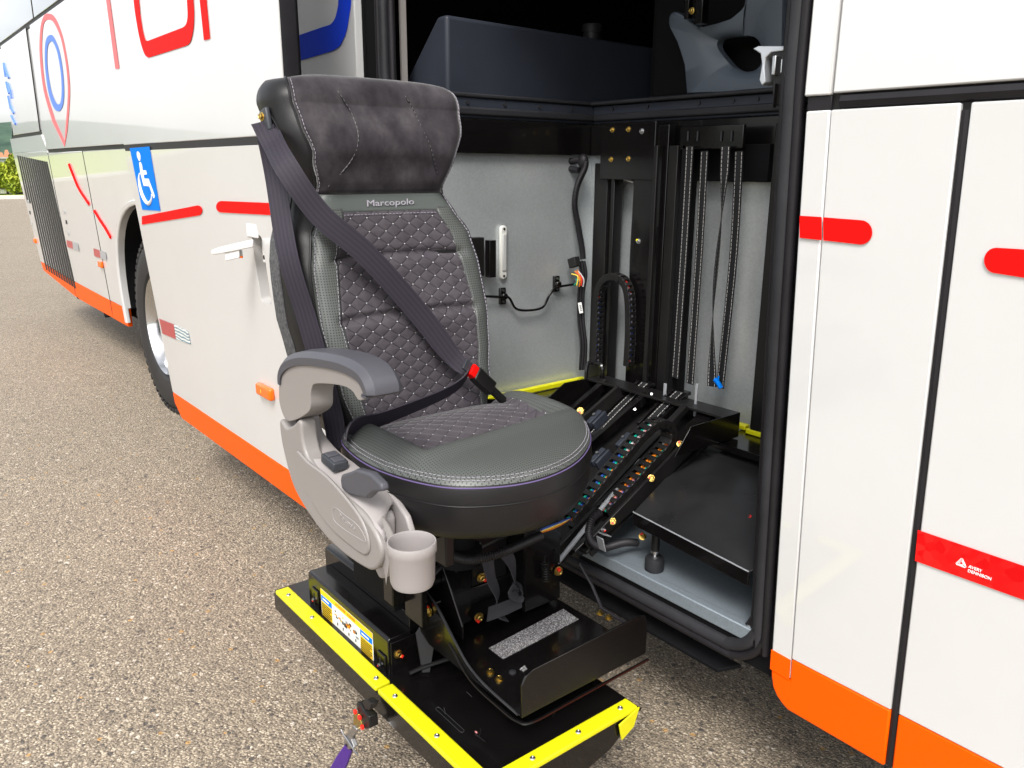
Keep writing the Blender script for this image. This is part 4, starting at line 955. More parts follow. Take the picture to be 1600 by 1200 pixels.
for y in (.86,.98,1.10): MB().lathe((-.994,y,PZ+.013),(0,0,1),[(.0062,0),(.005,.002),(.002,.003),(0,.001)],12).build('rivet','steel',lift)
# stadium outline on platform
a=on(684,1107,2,PZ+.0004); b=on(722,1142,2,PZ+.0004); t=(b-a).normalized(); s_=Vector((-t.y,t.x,0)); P=[]
for i in range(9): an=pi*i/8; P.append(a-t*0.004*sin(an)+s_*.0045*cos(an))
for i in range(9): an=pi*i/8; P.append(b+t*0.004*sin(an)-s_*.0045*cos(an))
MB().tube(P,.0006,4,closed=True).build('slot_outline','rubber_dusty',lift)
mb=MB(); ball(mb,on(744,1144,2,PZ+.003),.004,.002,.002,8); mb.build('paint_fleck','wire_pink',lift)
rs_=random.Random(3)
for i in range(9):
    x=rs_.uniform(-1.30,-1.03); y=rs_.uniform(.80,1.18); a=rs_.uniform(0,3.1); l_=rs_.uniform(.01,.035)
    MB().tube([Vector((x,y,PZ+.0003)),Vector((x+l_*.5*cos(a)+.002,y+l_*.5*sin(a),PZ+.0003)),Vector((x+l_*cos(a),y+l_*sin(a),PZ+.0003))],.00035,4).build('scratch','rubber_dusty' if i%2 else 'carpet',lift)
# label box and riser (long along x)
by0,by1=.79,.852
mb=MB(); mb.prism([Vector((-1.815,y,z)) for y,z in ((by0,.300),(by0,.414),(by0+.006,.419),(by1,.419),(by1,.300))],(.405,0,0)); mb.build('front_box','blackpaint',lift,.002)
mb=MB(); mb.prism([Vector((-1.84,y,z)) for y,z in ((by1,.30),(by1,.455),(by1+.012,.462),(by1+.10,.462),(by1+.10,.30))],(.42,0,0)); mb.build('rear_box','blackpaint',lift,.002)
MB().box((-1.41,by0+.004,.29),(-1.404,by0+.10,.41)).build('end_plate','blackpaint',lift,.001)
MB().prism([Vector((-1.404,y,z)) for y,z in ((.865,.44),(.93,.50),(.90,.33),(.835,.33))][:0] or [Vector((-1.40,.855,.415)),Vector((-1.40,.93,.50)),Vector((-1.36,.865,.332)),Vector((-1.37,.85,.332))],(.003,0,0)).build('gusset','blacksatin',lift,.001)
for px,py in ((622,1022),(624,1057)): bolt(lift,on(px,py,0,-1.404),(1,0,0),.0078)
for px,py in ((491,936),(594,1038)):
    p=on(px,py,1,by0-.004); MB().box(p+Vector((-.014,0,-.045)),p+Vector((.022,.004,.03))).build('latch_cover','blackpaint',lift,.003)
    MB().box(p+Vector((-.0025,-.001,-.022)),p+Vector((.0025,.001,.018))).build('slot','inkblack',lift,.0008); bolt(lift,p+Vector((0,-.001,0)),(0,-1,0),.0042,'redmark','steel',False)
# warning label
lab=D.objects.new('warning_label',None); COL.objects.link(lab); lab.parent=lift; lx0,lx1,lz0,lz1=-1.742,-1.478,.327,.401; lab.location=Vector((-1.61,by0,.36))-ORG[lift]; ORG[lab]=Vector((-1.61,by0,.36))
def lr(x0,x1,z0,z1,m,o): return MB().box((lx0+(lx1-lx0)*x0,by0-o-.0005,lz0+(lz1-lz0)*z0),(lx0+(lx1-lx0)*x1,by0-o,lz0+(lz1-lz0)*z1)).build('label_field',m,lab)
M['labyel']=mat('label_yellow',(.80,.52,.01),.35)
lr(0,1,0,1,'tagwhite',.0003); lr(0,1,.80,1,'labyel',.001); lr(.01,.225,.58,.78,'bluesign',.001); lr(.775,.99,.58,.78,'bluesign',.001)
lr(.01,.225,.04,.56,'labyel',.001); lr(.775,.99,.04,.56,'labyel',.001)
text('ATTENZIONE - WARNING','label_text',.0085,Vector(((lx0+lx1)/2,by0-.0016,lz0+(lz1-lz0)*.9)),(1,0,0),(0,0,1),'redmark',lab,extr=.0002)
for s0 in (.01,.775):
    for r_ in range(6): lr(s0+.008,s0+.207-(.03 if r_%3==2 else 0),.47-.078*r_,.505-.078*r_,'inkblack',.0016)
    lr(s0+.03,s0+.16,.66,.71,'tagwhite',.0016)
for k in range(26):
    x=.27+.46*random.random(); z=.35+.25*random.random()-.15*(x-.5); lr(x,x+random.uniform(.01,.05),z,z+random.uniform(.03,.1),random.choice(['blacksatin','taupe','wire_orange','rubber_dusty','labyel','hw4']),.0016+.00006*k)
for x in (.33,.44,.55,.68): lr(x,x+.014,.16,.26,'rubber_dusty',.0016)
# foot tray
TZ=.405
tr=D.objects.new('foot_tray',None); COL.objects.link(tr); tr.parent=lift; tr.location=Vector((-1.18,1.05,TZ))-ORG[lift]; ORG[tr]=Vector((-1.18,1.05,TZ))
def tp(px,py,o=0): return on(px,py,2,TZ+o)
fl=[Vector((-1.045,.868,TZ)),Vector((-1.045,1.222,TZ)),Vector((-1.34,1.222,TZ)),Vector((-1.38,1.19,TZ)),Vector((-1.38,.93,TZ)),Vector((-1.20,.868,TZ))]
MB().prism(fl,(0,0,-.004)).build('tray_floor','blackpaint',tr,.001)
P=[Vector((-1.037,y,z)) for y,z in ((.868,TZ-.004),(.868,TZ+.068),(.878,TZ+.085),(.895,TZ+.092),(1.19,TZ+.098),(1.215,TZ+.09),(1.222,TZ+.07),(1.222,TZ-.004))]
MB().prism(P,(-.005,0,0)).build('tray_lip','blackpaint',tr,.001)
MB().tube(smooth([Vector(p) for p in ((-1.28,.866,TZ+.04),(-1.2,.864,TZ-.006),(-1.10,.864,TZ-.016),(-1.05,.868,TZ-.018),(-1.030,.89,TZ-.018),(-1.030,1.0,TZ-.018),(-1.030,1.222,TZ-.016))],6),.0035,8).build('tray_rod','blackpaint',tr)
# left curved side plate
P=[Vector((x,.866,z)) for x,z in ((-1.05,TZ-.004),(-1.16,TZ+.004),(-1.22,TZ+.022),(-1.27,TZ+.058),(-1.33,TZ+.105),(-1.40,TZ+.13),(-1.43,TZ+.12),(-1.43,TZ+.03),(-1.36,TZ-.004),(-1.2,TZ-.004))]
MB().prism(P,(0,.005,0)).build('tray_side','blackpaint',tr,.001)
MB().tube(smooth([p+Vector((0,.0025,0.001)) for p in P[0:6]],4),.0028,6).build('tray_side_edge','rubber_dusty',tr)
bolt(tr,Vector((-1.355,.864,TZ+.085)),(0,-1,0),.010,'redmark')
MB().prism([tp(*q,.0006) for q in ((764,1013),(880,952),(904,968),(786,1030))],(0,0,.0012)).build('anti_slip_strip','grip',tr)
MB().prism([tp(*q,.0006) for q in ((812,1046),(820,1040),(824,1046),(818,1050))],(0,0,.0012)).build('anti_slip_strip','grip',tr)
for px,py in ((766,1051),(780,1062),(937,959),(951,966)): bolt(tr,tp(px,py,.0),(0,0,1),.007,None)
MB().lathe(tp(801,1051),(0,0,1),[(.008,0),(.0075,.003),(.003,.005),(0,.005)],14).build('rivet','rubber_dusty',tr)
# support structure under the seat (black frames)
fr=D.objects.new('lift_frame',None); COL.objects.link(fr); fr.parent=lift; fr.location=Vector((-1.3,1.0,.5))-ORG[lift]; ORG[fr]=Vector((-1.3,1.0,.5))
MB().box((-1.42,.76,.765),(-1.16,1.06,.795)).build('seat_base_plate','blackmatte',fr,.003)
MB().box((-1.62,.82,.465),(-1.43,1.26,.76)).build('lift_housing','blackmatte',fr,.004)
MB().box((-1.62,.955,.336),(-1.395,1.26,.464)).build('lift_housing','blackmatte',fr,.004)
MB().lathe((-1.33,.93,.60),(0,0,1),[(0,0),(.05,0),(.05,.03),(.035,.04),(.035,.12),(.09,.14),(.09,.165),(0,.165)],24).build('swivel_hub','blackmatte',fr)
MB().prism([Vector((-1.415,y,z)) for y,z in ((.83,.50),(.83,.70),(.93,.73),(1.08,.73),(1.08,.50))],(.006,0,0)).build('upright_plate','blacksatin',fr,.001)
MB().prism([Vector((-1.39,y,z)) for y,z in ((1.02,.60),(1.02,.70),(1.06,.70),(1.06,.56),(1.045,.56),(1.045,.60))],(.004,0,0)).build('slotted_tab','blacksatin',fr,.001)
MB().tube([Vector((-1.37,.80,.56)),Vector((-1.37,1.10,.60))],.007,8).build('cross_tube','blacksatin',fr)
MB().tube(smooth([Vector(p) for p in ((-1.36,.79,.66),(-1.34,.86,.69),(-1.33,.92,.655),(-1.34,.98,.665),(-1.36,1.08,.70))],5),.004,7).build('cable','rubber',fr)
MB().tube(smooth([Vector(p) for p in ((-1.35,.80,.62),(-1.33,.84,.58),(-1.33,.89,.60),(-1.34,.93,.57))],5),.003,7).build('cable','rubber',fr)
for y,z in ((.86,.66),(.95,.52),(1.04,.53),(1.00,.69)): MB().cyl((-1.409,y,z),(1,0,0),.006,.005,6).build('frame_screw','steel',fr)
MB().box((-1.40,.83,.47),(-1.33,.845,.56)).build('link_arm','blackpaint',fr,.002)
MB().prism([Vector((x,.90,z)) for x,z in ((-1.40,.50),(-1.40,.60),(-1.36,.60),(-1.28,.47),(-1.28,.44),(-1.33,.44))],(0,.005,0)).build('link_arm','blackpaint',fr,.001)
MB().box((-1.44,.70,.72),(-1.40,1.10,.765)).box((-1.40,.78,.70),(-1.16,.80,.765)).build('seat_subframe','blacksatin',fr,.003)
MB().box((-1.44,.80,.50),(-1.40,1.2,.70)).build('upright_plate','blackpaint',fr,.003)
MB().box((-1.62,.86,.455),(-1.36,1.25,.50)).build('cross_member','blackpaint',fr,.004)
MB().prism([Vector((-1.36,y,z)) for y,z in ((.90,.42),(.90,.60),(.915,.625),(.98,.64),(.98,.42))],(.005,0,0)).build('upright_plate','blackpaint',fr,.001)
MB().prism([Vector((-1.30,y,z)) for y,z in ((1.09,.43),(1.09,.63),(1.11,.655),(1.17,.655),(1.195,.63),(1.20,.43))],(.005,0,0)).build('upright_plate','blackpaint',fr,.001)
MB().prism([Vector((-1.36,1.09,z)) + Vector((x,0,0)) for x,z in ((0,.43),(0,.64),(.06,.64),(.06,.43))],(0,.005,0)).build('upright_plate','blackpaint',fr,.001)
MB().box((-1.37,.99,.50),(-1.365,1.09,.66)).build('upright_plate','blacksatin',fr,.001)
MB().tube([Vector((-1.36,.84,.60)),Vector((-1.32,.98,.63))],.006,8).build('cross_tube','blackpaint',fr)
MB().tube([Vector((-1.38,.86,.54)),Vector((-1.38,1.2,.54))],.012,10).build('cross_tube','blackpaint',fr)
MB().tube([on(905,880,0,-1.25),on(925,915,0,-1.22),on(940,950,0,-1.18),on(980,975,0,-1.1)],.004,8).build('release_cable','rubber',fr)
MB().tube([on(640,1052,2,PZ+.01),on(660,1043,2,PZ+.015),on(760,1010,2,PZ+.03)],.005,8).build('gas_strut','blacksatin',fr)
for px,py,x0 in ((752,902,-1.36),(748,964,-1.34),(872,892,-1.29),(657,930,-1.38)): bolt(fr,on(px,py,0,x0),(1,-.2,0),.0085,'redmark')
# coil spring
a=on(851,878,0,-1.28); b=on(853,908,0,-1.28); mb=MB(); P=[]
for i in range(110):
    t=i/109; an=2*pi*8*t; P.append(a+(b-a)*t+Vector((0*cos(an),.0085*cos(an),0))+Vector((.0085*sin(an),0,0)))
mb.tube(P,.0017,6); mb.tube([a,a+Vector((0,0,.012)),a+Vector((0,.004,.016))],.0017,6); mb.build('coil_spring','blacksatin',fr)
hose([on(x,y,0,x0) for x,y,x0 in ((700,866,-1.30),(728,874,-1.24),(755,872,-1.20),(790,861,-1.18),(820,848,-1.18),(845,837,-1.19))],.009,'corrugated_hose',fr,'rubber')
for k,(m_,dyp) in enumerate((('wire_orange',2),('wire_yellow',0),('wire_white',-2),('wire_orange',1),('wire_blue',-3))):
    MB().tube(smooth([on(845,830+dyp*.6,0,-1.21),on(862,824+dyp,0,-1.215),on(878,817+dyp*.8,0,-1.24),on(890,810,0,-1.26)],5),.0026,6).build('wire',m_,fr)
# loose webbing loop
wb=empty('hanging_webbing',(-1.28,.98,.48),'dark grey webbing loop hanging below the seat beside the spring','strap')
for k,(pts,sd0) in enumerate((([(762,875),(768,905),(778,930),(775,955),(790,965)],(0,1,.1)),([(788,862),(800,880),(805,905),(808,920)],(0,.9,.4)),([(762,960),(790,950),(815,938)],(.1,.0,1)),([(806,915),(800,925),(812,932),(816,922),(808,914)],(0,1,.2)))):
    mb=MB(); P=smooth([on(x,y,0,-1.27+.008*k) for x,y in pts],7); ribbon(mb,P,.03 if k!=2 else .036,side=(lambda t,s1=Vector(sd0):Matrix.Rotation(t*1.3,3,'Z')@s1),th=.002); mb.build('webbing','web',wb)
# sloping telescopic rails from the bay down to the seat
rl=D.objects.new('slide_rails',None); COL.objects.link(rl); rl.parent=lift; rl.location=Vector((-1.5,1.6,.65))-ORG[lift]; ORG[rl]=Vector((-1.5,1.6,.65))
def rail(a,b,w_,h_,name,m='blackpaint',be=.002):
    a=Vector(a); b=Vector(b); t=(b-a).normalized(); s_=Vector((1,0,0)); s_=(s_-t*s_.dot(t)).normalized(); n_=t.cross(s_)
    return MB().obox((a+b)/2,t,s_,n_,(b-a).length/2,w_/2,h_/2).build(name,m,rl,be)
# backing slope plate (between rails)
sl0=[Vector((-1.86,1.86,.72)),Vector((-1.33,1.86,.72)),Vector((-1.33,1.32,.50)),Vector((-1.86,1.32,.50))]
MB().prism(sl0,(0,0,-.01)).build('slide_plate','blacksatin',rl,.002)
rail((-1.37,1.83,.75),(-1.37,1.30,.49),.05,.03,'slide_rail','blackpaint')
rail((-1.43,1.80,.77),(-1.43,1.36,.515),.02,.02,'slide_rail','blacksatin')
rail((-1.60,1.83,.765),(-1.60,1.32,.52),.02,.03,'slide_rail','blackpaint')
rail((-1.78,1.83,.765),(-1.78,1.32,.52),.02,.03,'slide_rail','blackpaint')
MB().tube([on(1000,720,0,-1.41),on(870,880,0,-1.30)],.006,10).build('chrome_rod','silver',rl)
rail((-1.385,1.70,.715),(-1.385,1.27,.48),.012,.055,'telescopic_arm','blacksatin')
rail((-1.335,1.74,.72),(-1.335,1.33,.50),.010,.05,'telescopic_arm','blacksatin')
rail((-1.69,1.80,.762),(-1.69,1.34,.535),.012,.045,'telescopic_arm','blacksatin')
# top beam
mb=MB(); mb.box((-1.84,1.80,.765),(-1.30,1.875,.772)); mb.box((-1.84,1.868,.70),(-1.30,1.875,.765)); mb.build('top_beam','blacksatin',rl,.001)
MB().prism([Vector((-1.30,y,z)) for y,z in ((1.875,.772),(1.66,.772),(1.60,.70),(1.875,.70))],(.004,0,0)).build('beam_bracket','blackpaint',rl,.001)
MB().prism([Vector((-1.84,y,z)) for y,z in ((1.875,.772),(1.70,.772),(1.50,.66),(1.60,.66),(1.875,.72))],(.004,0,0)).build('beam_bracket','blackpaint',rl,.001)
MB().tube(smooth([Vector(p) for p in ((-1.86,1.82,.70),(-1.86,1.82,.80),(-1.86,1.84,.815),(-1.82,1.84,.815),(-1.81,1.84,.80),(-1.81,1.84,.76))],3),.008,8).build('beam_hook','blackpaint',rl)
# webbing straps on the slope
for k,(q0,q1) in enumerate((((1008,598),(925,680)),((1062,612),(1008,665)))):
    mb=MB(); a=on(*q0,0,-1.66+k*.15); b=on(*q1,0,-1.66+k*.15); ribbon(mb,[a,(a+b)/2+Vector((0,0,.003)),b],.030,side=(1,0,0),th=.002); mb.build('lift_strap','strap',rl)
    MB().box(a+Vector((-.02,.0,-.012)),a+Vector((.02,.03,.0))).build('strap_guide','blackpaint',rl,.002)
    rail(a+Vector((.027,.0,-.004)),b+Vector((.027,0,-.004)),.010,.016,'strap_channel','blackpaint',.001); rail(a+Vector((-.027,.0,-.004)),b+Vector((-.027,0,-.004)),.010,.016,'strap_channel','blackpaint',.001)
# small guide blocks
for px,py,x0 in ((930,655,-1.55),(935,715,-1.45),(975,690,-1.5)):
    p=on(px,py,0,x0); t=Vector((0,.87,.5)); mb=MB(); mb.obox(p,t,(1,0,0),t.cross(Vector((1,0,0))),.028,.008,.012); mb.obox(p+Vector((.02,0,0)),t,(1,0,0),t.cross(Vector((1,0,0))),.028,.004,.014); mb.build('guide_block','console',rl,.002)
    MB().cyl(p+Vector((.0,-.004,.012)),(0,-.5,.87),.0045,.006,8).build('guide_screw','steel',rl)
for px,py,x0 in ((907,642,-1.5),(1063,694,-1.33),(1018,747,-1.33),(957,814,-1.33),(1004,838,-1.28)): bolt(rl,on(px,py,0,x0),(.6,-.5,.5),.0072,'redmark')
for px,py in ((1018,616),(992,640),(1070,638)): bolt(rl,on(px,py,0,-1.55),(.5,-.6,.5),.004,None,'steel',False)
for px0 in (1034,1083): MB().box(on(px0,650,1,1.84),on(px0+7,600,1,1.84)+Vector((0,.004,0))).build('tab_plate','silver',rl,.001)
# drag chain on slope, folded
dc=empty('drag_chain',(-1.4,1.5,.55),'black segmented cable chain with green and orange wires running up to the bay','cable chain')
xch=-1.36
topc=[(890,812),(915,782),(945,745),(975,710),(1000,680),(1022,662)]
P1=[on(x,y,0,xch) for x,y in topc]+[on(1040,662,0,xch),on(1046,680,0,xch),on(1038,698,0,xch),on(1015,722,0,xch),on(985,755,0,xch),on(960,780,0,xch),on(942,798,0,xch)]
chain(smooth(P1,5),.040,.022,(1,0,0),dc,.024,['wire_green','wire_blue','wire_green','wire_white','wire_orange','wire_orange','wire_pink','wire_red'])
hose([on(x,y,0,-1.32) for x,y in ((938,800),(925,812),(920,835),(928,850),(945,855),(975,848),(995,848))],.0095,'corrugated_hose',dc,'rubber')
p=on(945,835,0,-1.30); mb=MB(); mb.obox(p,(0,1,-.5),(1,0,0),(0,.5,1),.016,.010,.0015); mb.obox(p+Vector((0,-.012,-.022)),(0,.3,-1),(1,0,0),(0,1,.3),.02,.012,.0015); mb.build('cable_clamp','silver',dc,.001)
bolt(dc,on(942,827,0,-1.285),(1,0,.3),.005,'redmark','steel')
# big black shelf plate
sp=[on(990,800,2,.60),on(1170,893,2,.59),on(1190,722,2,.66),on(1095,688,2,.665)]
plt=[Vector((-1.275,1.425,.60)),Vector((-.90,1.425,.60)),Vector((-.90,1.80,.665)),Vector((-1.35,1.80,.665)),Vector((-1.36,1.76,.66))]
plt=[sp[0],sp[1],Vector((-.90,sp[1].y+.05,.60)),Vector((-.90,1.90,.665)),sp[3]]
MB().prism(plt,(0,0,-.004)).build('shelf_plate','shelf',lift,.001)
MB().prism([sp[0],sp[1],sp[1]-Vector((0,0,.035)),sp[0]-Vector((0,0,.035))],(0,.004,0)).build('shelf_flange','blackpaint',lift,.001)
MB().tube([sp[0]+Vector((0,-.001,.0)),sp[1]+Vector((0,-.001,.0))],.0018,6).build('shelf_edge','silver',lift)
MB().tube([sp[3]+Vector((0,-.001,.002)),Vector((-.9,sp[3].y,.667))],.003,6).build('shelf_edge','rubber_dusty',lift)
MB().cyl(on(1101,709,2,.661),(0,0,1),.009,.0015,16).build('plate_hole','inkblack',lift)
text('3','plate_mark',.02,on(1172,807,2,.634),(.8,.5,.05),(-.4,.9,.1),'redmark',lift,extr=.0002)
# buffer on the galvanised floor
p=on(1022,890,2,BZ); bf=MB(); bf.lathe(p,(0,0,1),[(0,0),(.0235,0),(.0245,.003),(.0245,.030),(.0235,.034),(.012,.036)],28); buf=bf.build('rubber_buffer','rubber_dusty',None,label='round black rubber buffer on a post standing on the galvanised floor',cat='buffer')
MB().lathe(p+Vector((0,0,.036)),(0,0,1),[(.0,0),(.012,0),(.012,.004),(.006,.004),(.006,.012),(.011,.012),(.011,.018),(0,.018)],18).build('nut','steel',buf)
MB().cyl(p+Vector((0,0,.05)),(0,0,1),.0105,.045,18).build('post','taupe' if 0 else 'blacksatin',buf,.001)
MB().cyl(p+Vector((0,0,.095)),(0,0,1),.0055,.008,6).build('screw','steel',buf,.0005)
MB().cyl(p+Vector((.004,.03,.10)),(0,-.3,1),.017,.006,20).build('guide_disc','blackmatte',lift,.001)
mb=MB(); mb.lathe(Vector((BX1-.045,1.424,BZ+.006)),(0,-.4,1),[(.007,0),(.006,.003),(.003,.004),(0,.002)],12); mb.build('floor_screw','steel',bay)
# ledge hanging under sill
MB().prism([Vector((-1.9,1.425,.30)),Vector((-.99,1.425,.30)),Vector((-.95,1.46,.32)),Vector((-1.9,1.46,.32))],(0,0,-.01)).build('under_sill_flap','blackmatte',coach,.002)

# hook with purple strap
hk=empty('hook_assembly',on(560,1120,1,.70),'black and zinc safety hook holding a purple strap below the platform edge','hook')
yh=.70
def hp_(px,py,y=yh): return on(px,py,1,y)
MB().prism([hp_(*q) for q in ((556,1098),(562,1100),(568,1112),(576,1120),(578,1138),(569,1140),(566,1128),(558,1112))],(0,.022,0)).build('hook_body','blacksatin',hk,.003)
MB().prism([hp_(*q) for q in ((566,1098),(572,1092),(581,1100),(577,1110),(570,1108))],(0,.018,0)).build('hook_lug','blacksatin',hk,.002)
MB().prism([hp_(*q,.697) for q in ((552,1114),(560,1116),(566,1135),(560,1141),(552,1132))],(0,.004,0)).build('side_plate','gold',hk,.001)
for q in ((553,1113),(560,1122),(564,1137)): MB().box(hp_(*q,.692)-Vector((.004,0,.004)),hp_(*q,.692)+Vector((.004,.006,.004))).build('rivet','redmark',hk,.0005)
MB().prism([hp_(*q,.69) for q in ((552,1134),(557,1140),(548,1155),(553,1168),(545,1172),(536,1165),(538,1152))],(0,.012,0)).build('swivel_eye','steel',hk,.002)
MB().tube([hp_(x,y,.688) for x,y in ((533,1140),(537,1148),(545,1160),(553,1172),(559,1180))],.0022,8).build('lever','steel',hk)
mb=MB(); P=[hp_(x,y,.695) for x,y in ((546,1166),(538,1182),(528,1200),(514,1222),(495,1255))]; ribbon(mb,smooth(P,5),lambda t:.020+.012*min(1,t*3),side=(1,.3,.3),th=.010); mb.build('purple_strap','purple',hk,.003)

# ================================================================ PASSENGER SEAT
seat=empty('passenger_seat',(-1.25,.9,.75),'black and grey quilted seat with belt and taupe armrest, raised on the lift','seat')
yc=.905
HW=[(.90,.165),(1.0,.188),(1.06,.200),(1.13,.208),(1.22,.205),(1.29,.192),(1.34,.165),(1.39,.152),(1.45,.170),(1.52,.194),(1.565,.200)]
def xbase(z): return -1.42-.27*(z-.92)
def rowz(t):
    """t in [0,1]: straight part; (1,2]: rounding over the top -> (z, dx, shrink)"""
    if t<=1: return .90+(1.555-.90)*t,0.,1.
    a=(t-1)*pi/2; return 1.555+.062*sin(a),-.062*(1-cos(a)),1-.10*(1-cos(a))**1.5
def front(s,t,lift_=0.):
    """s in [-1,1] across (−1 = camera side), t along height"""
    z,dx,sh=rowz(t); hw=interp(HW,z)*sh; zz=min(z,1.555)
    head=max(0,min(1,(zz-1.38)/.08)); bod=1-head
    prof=.030*head*abs(s)**2.6+.030*bod*abs(s)**3*(1-.5*max(0,min(1,(zz-1.28)/.1)))-.03*abs(s)**14
    lumb=.018*math.exp(-((zz-1.10)/.10)**2)*(1-s*s)
    gro=0
    for g0 in (1.255,1.135): gro-=.010*math.exp(-((zz-g0+.006*s*s)/.007)**2)*(1 if abs(s)<.78 else max(0,1-(abs(s)-.78)*12)) -.004*math.exp(-((zz-g0+.022)/.018)**2)*(1-s*s)
    neck=-.018*math.exp(-((zz-1.372)/.022)**2)
    headb=.034*head*(1-.55*s*s)*math.exp(-((zz-1.485)/.07)**2)
    yo=.014*max(0,min(1,(zz-1.40)/.12))
    dz=0
    if t>1: dz=-.012*abs(s)**4*(t-1)
    elif zz>1.45: dz=-.0*abs(s)**3
    return Vector((xbase(zz)+dx+prof+lumb+gro+neck+headb+lift_,yc+yo+s*hw,z+dz))
def tz(z): return (z-.90)/(1.555-.90)
def surf(name,s0,s1,t0,t1,m,nu,nv,parent,uvk=None,lift_=0.,**k):
    mb=MB(); fs0=s0 if callable(s0) else (lambda t:s0); fs1=s1 if callable(s1) else (lambda t:s1)
    def fn(u,v):
        t=t0+(t1-t0)*v; a,b=fs0(t),fs1(t); return front(a+(b-a)*u,t,lift_)
    def uvf(u,v):
        p=fn(u,v); return (p.y-yc,p.z)
    mb.grid(fn,nu,nv,uvf); return mb.build(name,m,parent,ang=75,solid=.006,**k)
zq0,zq1=.90,1.343; zh=1.378
def sq(t):  # inner seam of bolster
    z=rowz(t)[0]; return interp([(.90,.84),(1.0,.80),(1.12,.79),(1.25,.74),(1.343,.70)],z)
back=D.objects.new('backrest',None); COL.objects.link(back); back.parent=seat; back.location=Vector((-1.5,yc,.95))-ORG[seat]; ORG[back]=Vector((-1.5,yc,.95))
surf('quilted_panel',lambda t:-sq(t),sq,tz(zq0),tz(zq1),'quilt',40,90,back)
surf('side_bolster',-1,lambda t:-sq(t),tz(.90),tz(1.35),'perf',10,50,back,lift_=.0015)
surf('side_bolster',sq,1,tz(.90),tz(1.35),'perf',10,50,back,lift_=.0015)
surf('logo_strip',-1,1,tz(zq1),tz(zh),'greyleather',40,8,back,lift_=.001)
surf('headrest',-1,1,tz(zh),2.0,'velvet',44,90,back,lift_=.002)
# logo
p0=front(-.30,tz(1.358),.009); p1=front(.38,tz(1.360),.009)
text('Marcopolo','logo_text',.0185,front(.03,tz(1.359),.010),p1-p0,(0,0,1),'thread',back,extr=.0006,wide=1.45)
# shell
def shell_loop(t):
    z,dx,sh=rowz(t); zz=min(z,1.555); hw=interp(HW,z)*sh
    k=1.0 if t<=1 else cos((t-1)*pi/2)
    def fx(s): return front(s,min(t,2)).x
    xf=fx(1)-.004; d=.135*(.25+.75*k) if t>1 else .135
    bulge=.030*(k if t>1 else 1); y0=hw
    P=[(xf,y0-.002),(xf-.012,y0+bulge*.55),(xf-.035,y0+bulge*.95),(xf-.07,y0+bulge*1.05),(xf-d*.8,y0+bulge*.9),(xf-d,y0+bulge*.3),(xf-d-.006,y0*.5)]
    zz_=lambda x:z
    yo=.014*max(0,min(1,(zz-1.40)/.12)); yC=yc+yo
    pts=[Vector((x,yC+y,z-(.012*(t-1) if t>1 else 0))) for x,y in P]+[Vector((x,yC-y,z-(.012*(t-1) if t>1 else 0))) for x,y in reversed(P)]
    # front closing line (behind pads)
    fr_=[Vector((front(s,t).x-.006,yC+s*hw,front(s,t).z-.003)) for s in (-.8,-.4,0,.4,.8)]
    return pts+fr_
ts=[i/40 for i in range(41)]+[1+i/10 for i in range(1,11)]
mb=MB(); mb.loft([shell_loop(t) for t in ts],True,True); mb.build('back_shell','leather',back,ang=60)
# carpeted rear cover
mb=MB(); L=[]
for i in range(12):
    z=.93+(1.36-.93)*i/11; hw=interp(HW,z)+.030; xf=front(1,tz(z)).x-.125
    L.append([Vector((xf+.02,yc+s*(hw+.004) if abs(s)==1 else yc,z)) for s in ()]+[Vector((xf+.045,yc-hw-.004,z)),Vector((xf-.002,yc-hw-.003,z)),Vector((xf-.024,yc-hw*.6,z)),Vector((xf-.024,yc+hw*.6,z)),Vector((xf-.002,yc+hw+.003,z)),Vector((xf+.045,yc+hw+.004,z))])
mb.loft(L,True,True); mb.build('rear_cover','carpet',back,ang=50)
# stitching and piping on the backrest
st=MB()
stitch(st,[front(-.985,t_/60*1.9,.004) for t_ in range(2,56)]); stitch(st,[front(.985,t_/60*1.9,.004) for t_ in range(2,56)])
stitch(st,[front(.955,t_/60*1.9,.004) for t_ in range(2,50)])
stitch(st,[front(s/20,tz(1.337),.0035) for s in range(-14,15)])
stitch(st,[front(-sq(tz(z/100))-.03,tz(z/100),.004) for z in range(92,134)]); 
WL=smooth([front(s_,t_,.0045) for s_,t_ in ((-.60,1.7),(-.50,1.2),(-.42,.97),(-.43,.90),(-.55,.83),(-.90,.752))],8)
WR=smooth([front(s_,t_,.0045) for s_,t_ in ((.28,1.7),(.30,1.2),(.36,1.0),(.52,.88),(.72,.80),(.93,.748))],8)
st2=MB(); stitch(st2,WL,.004,.006,.0004); stitch(st2,WR,.004,.006,.0004); st2.build('headrest_stitching',mat('dull_thread',(.16,.15,.17),.8),back)
st.build('stitching','thread',back)
for s0 in (-1,1):
    P=[front(s0*.999,t_/60*1.95,.002)+Vector((-.003,s0*.002,0)) for t_ in range(0,58)]; MB().tube(P,.0028,7).build('piping','leather',back)
MB().tube([p-Vector((.0015,0,0)) for p in WL],.0012,6).build('headrest_seam','leather',back)
MB().tube([p-Vector((.0015,0,0)) for p in WR],.0012,6).build('headrest_seam','leather',back)
# padded oval on the near side of the head
def sidept(z,d,o=0): 
    hw=interp(HW,min(z,1.565)); yo=.014*max(0,min(1,(z-1.40)/.12)); return Vector((front(-1,tz(min(z,1.55))).x-.004-d,yc+yo-hw-.030-o,z))
P=smooth([sidept(z,d,.001) for z,d in ((1.30,.045),(1.40,.042),(1.49,.040),(1.535,.055),(1.54,.07),(1.53,.09),(1.48,.10),(1.38,.10),(1.30,.098))],6)
MB().tube(P,.0018,6).build('side_seam','leather',back)
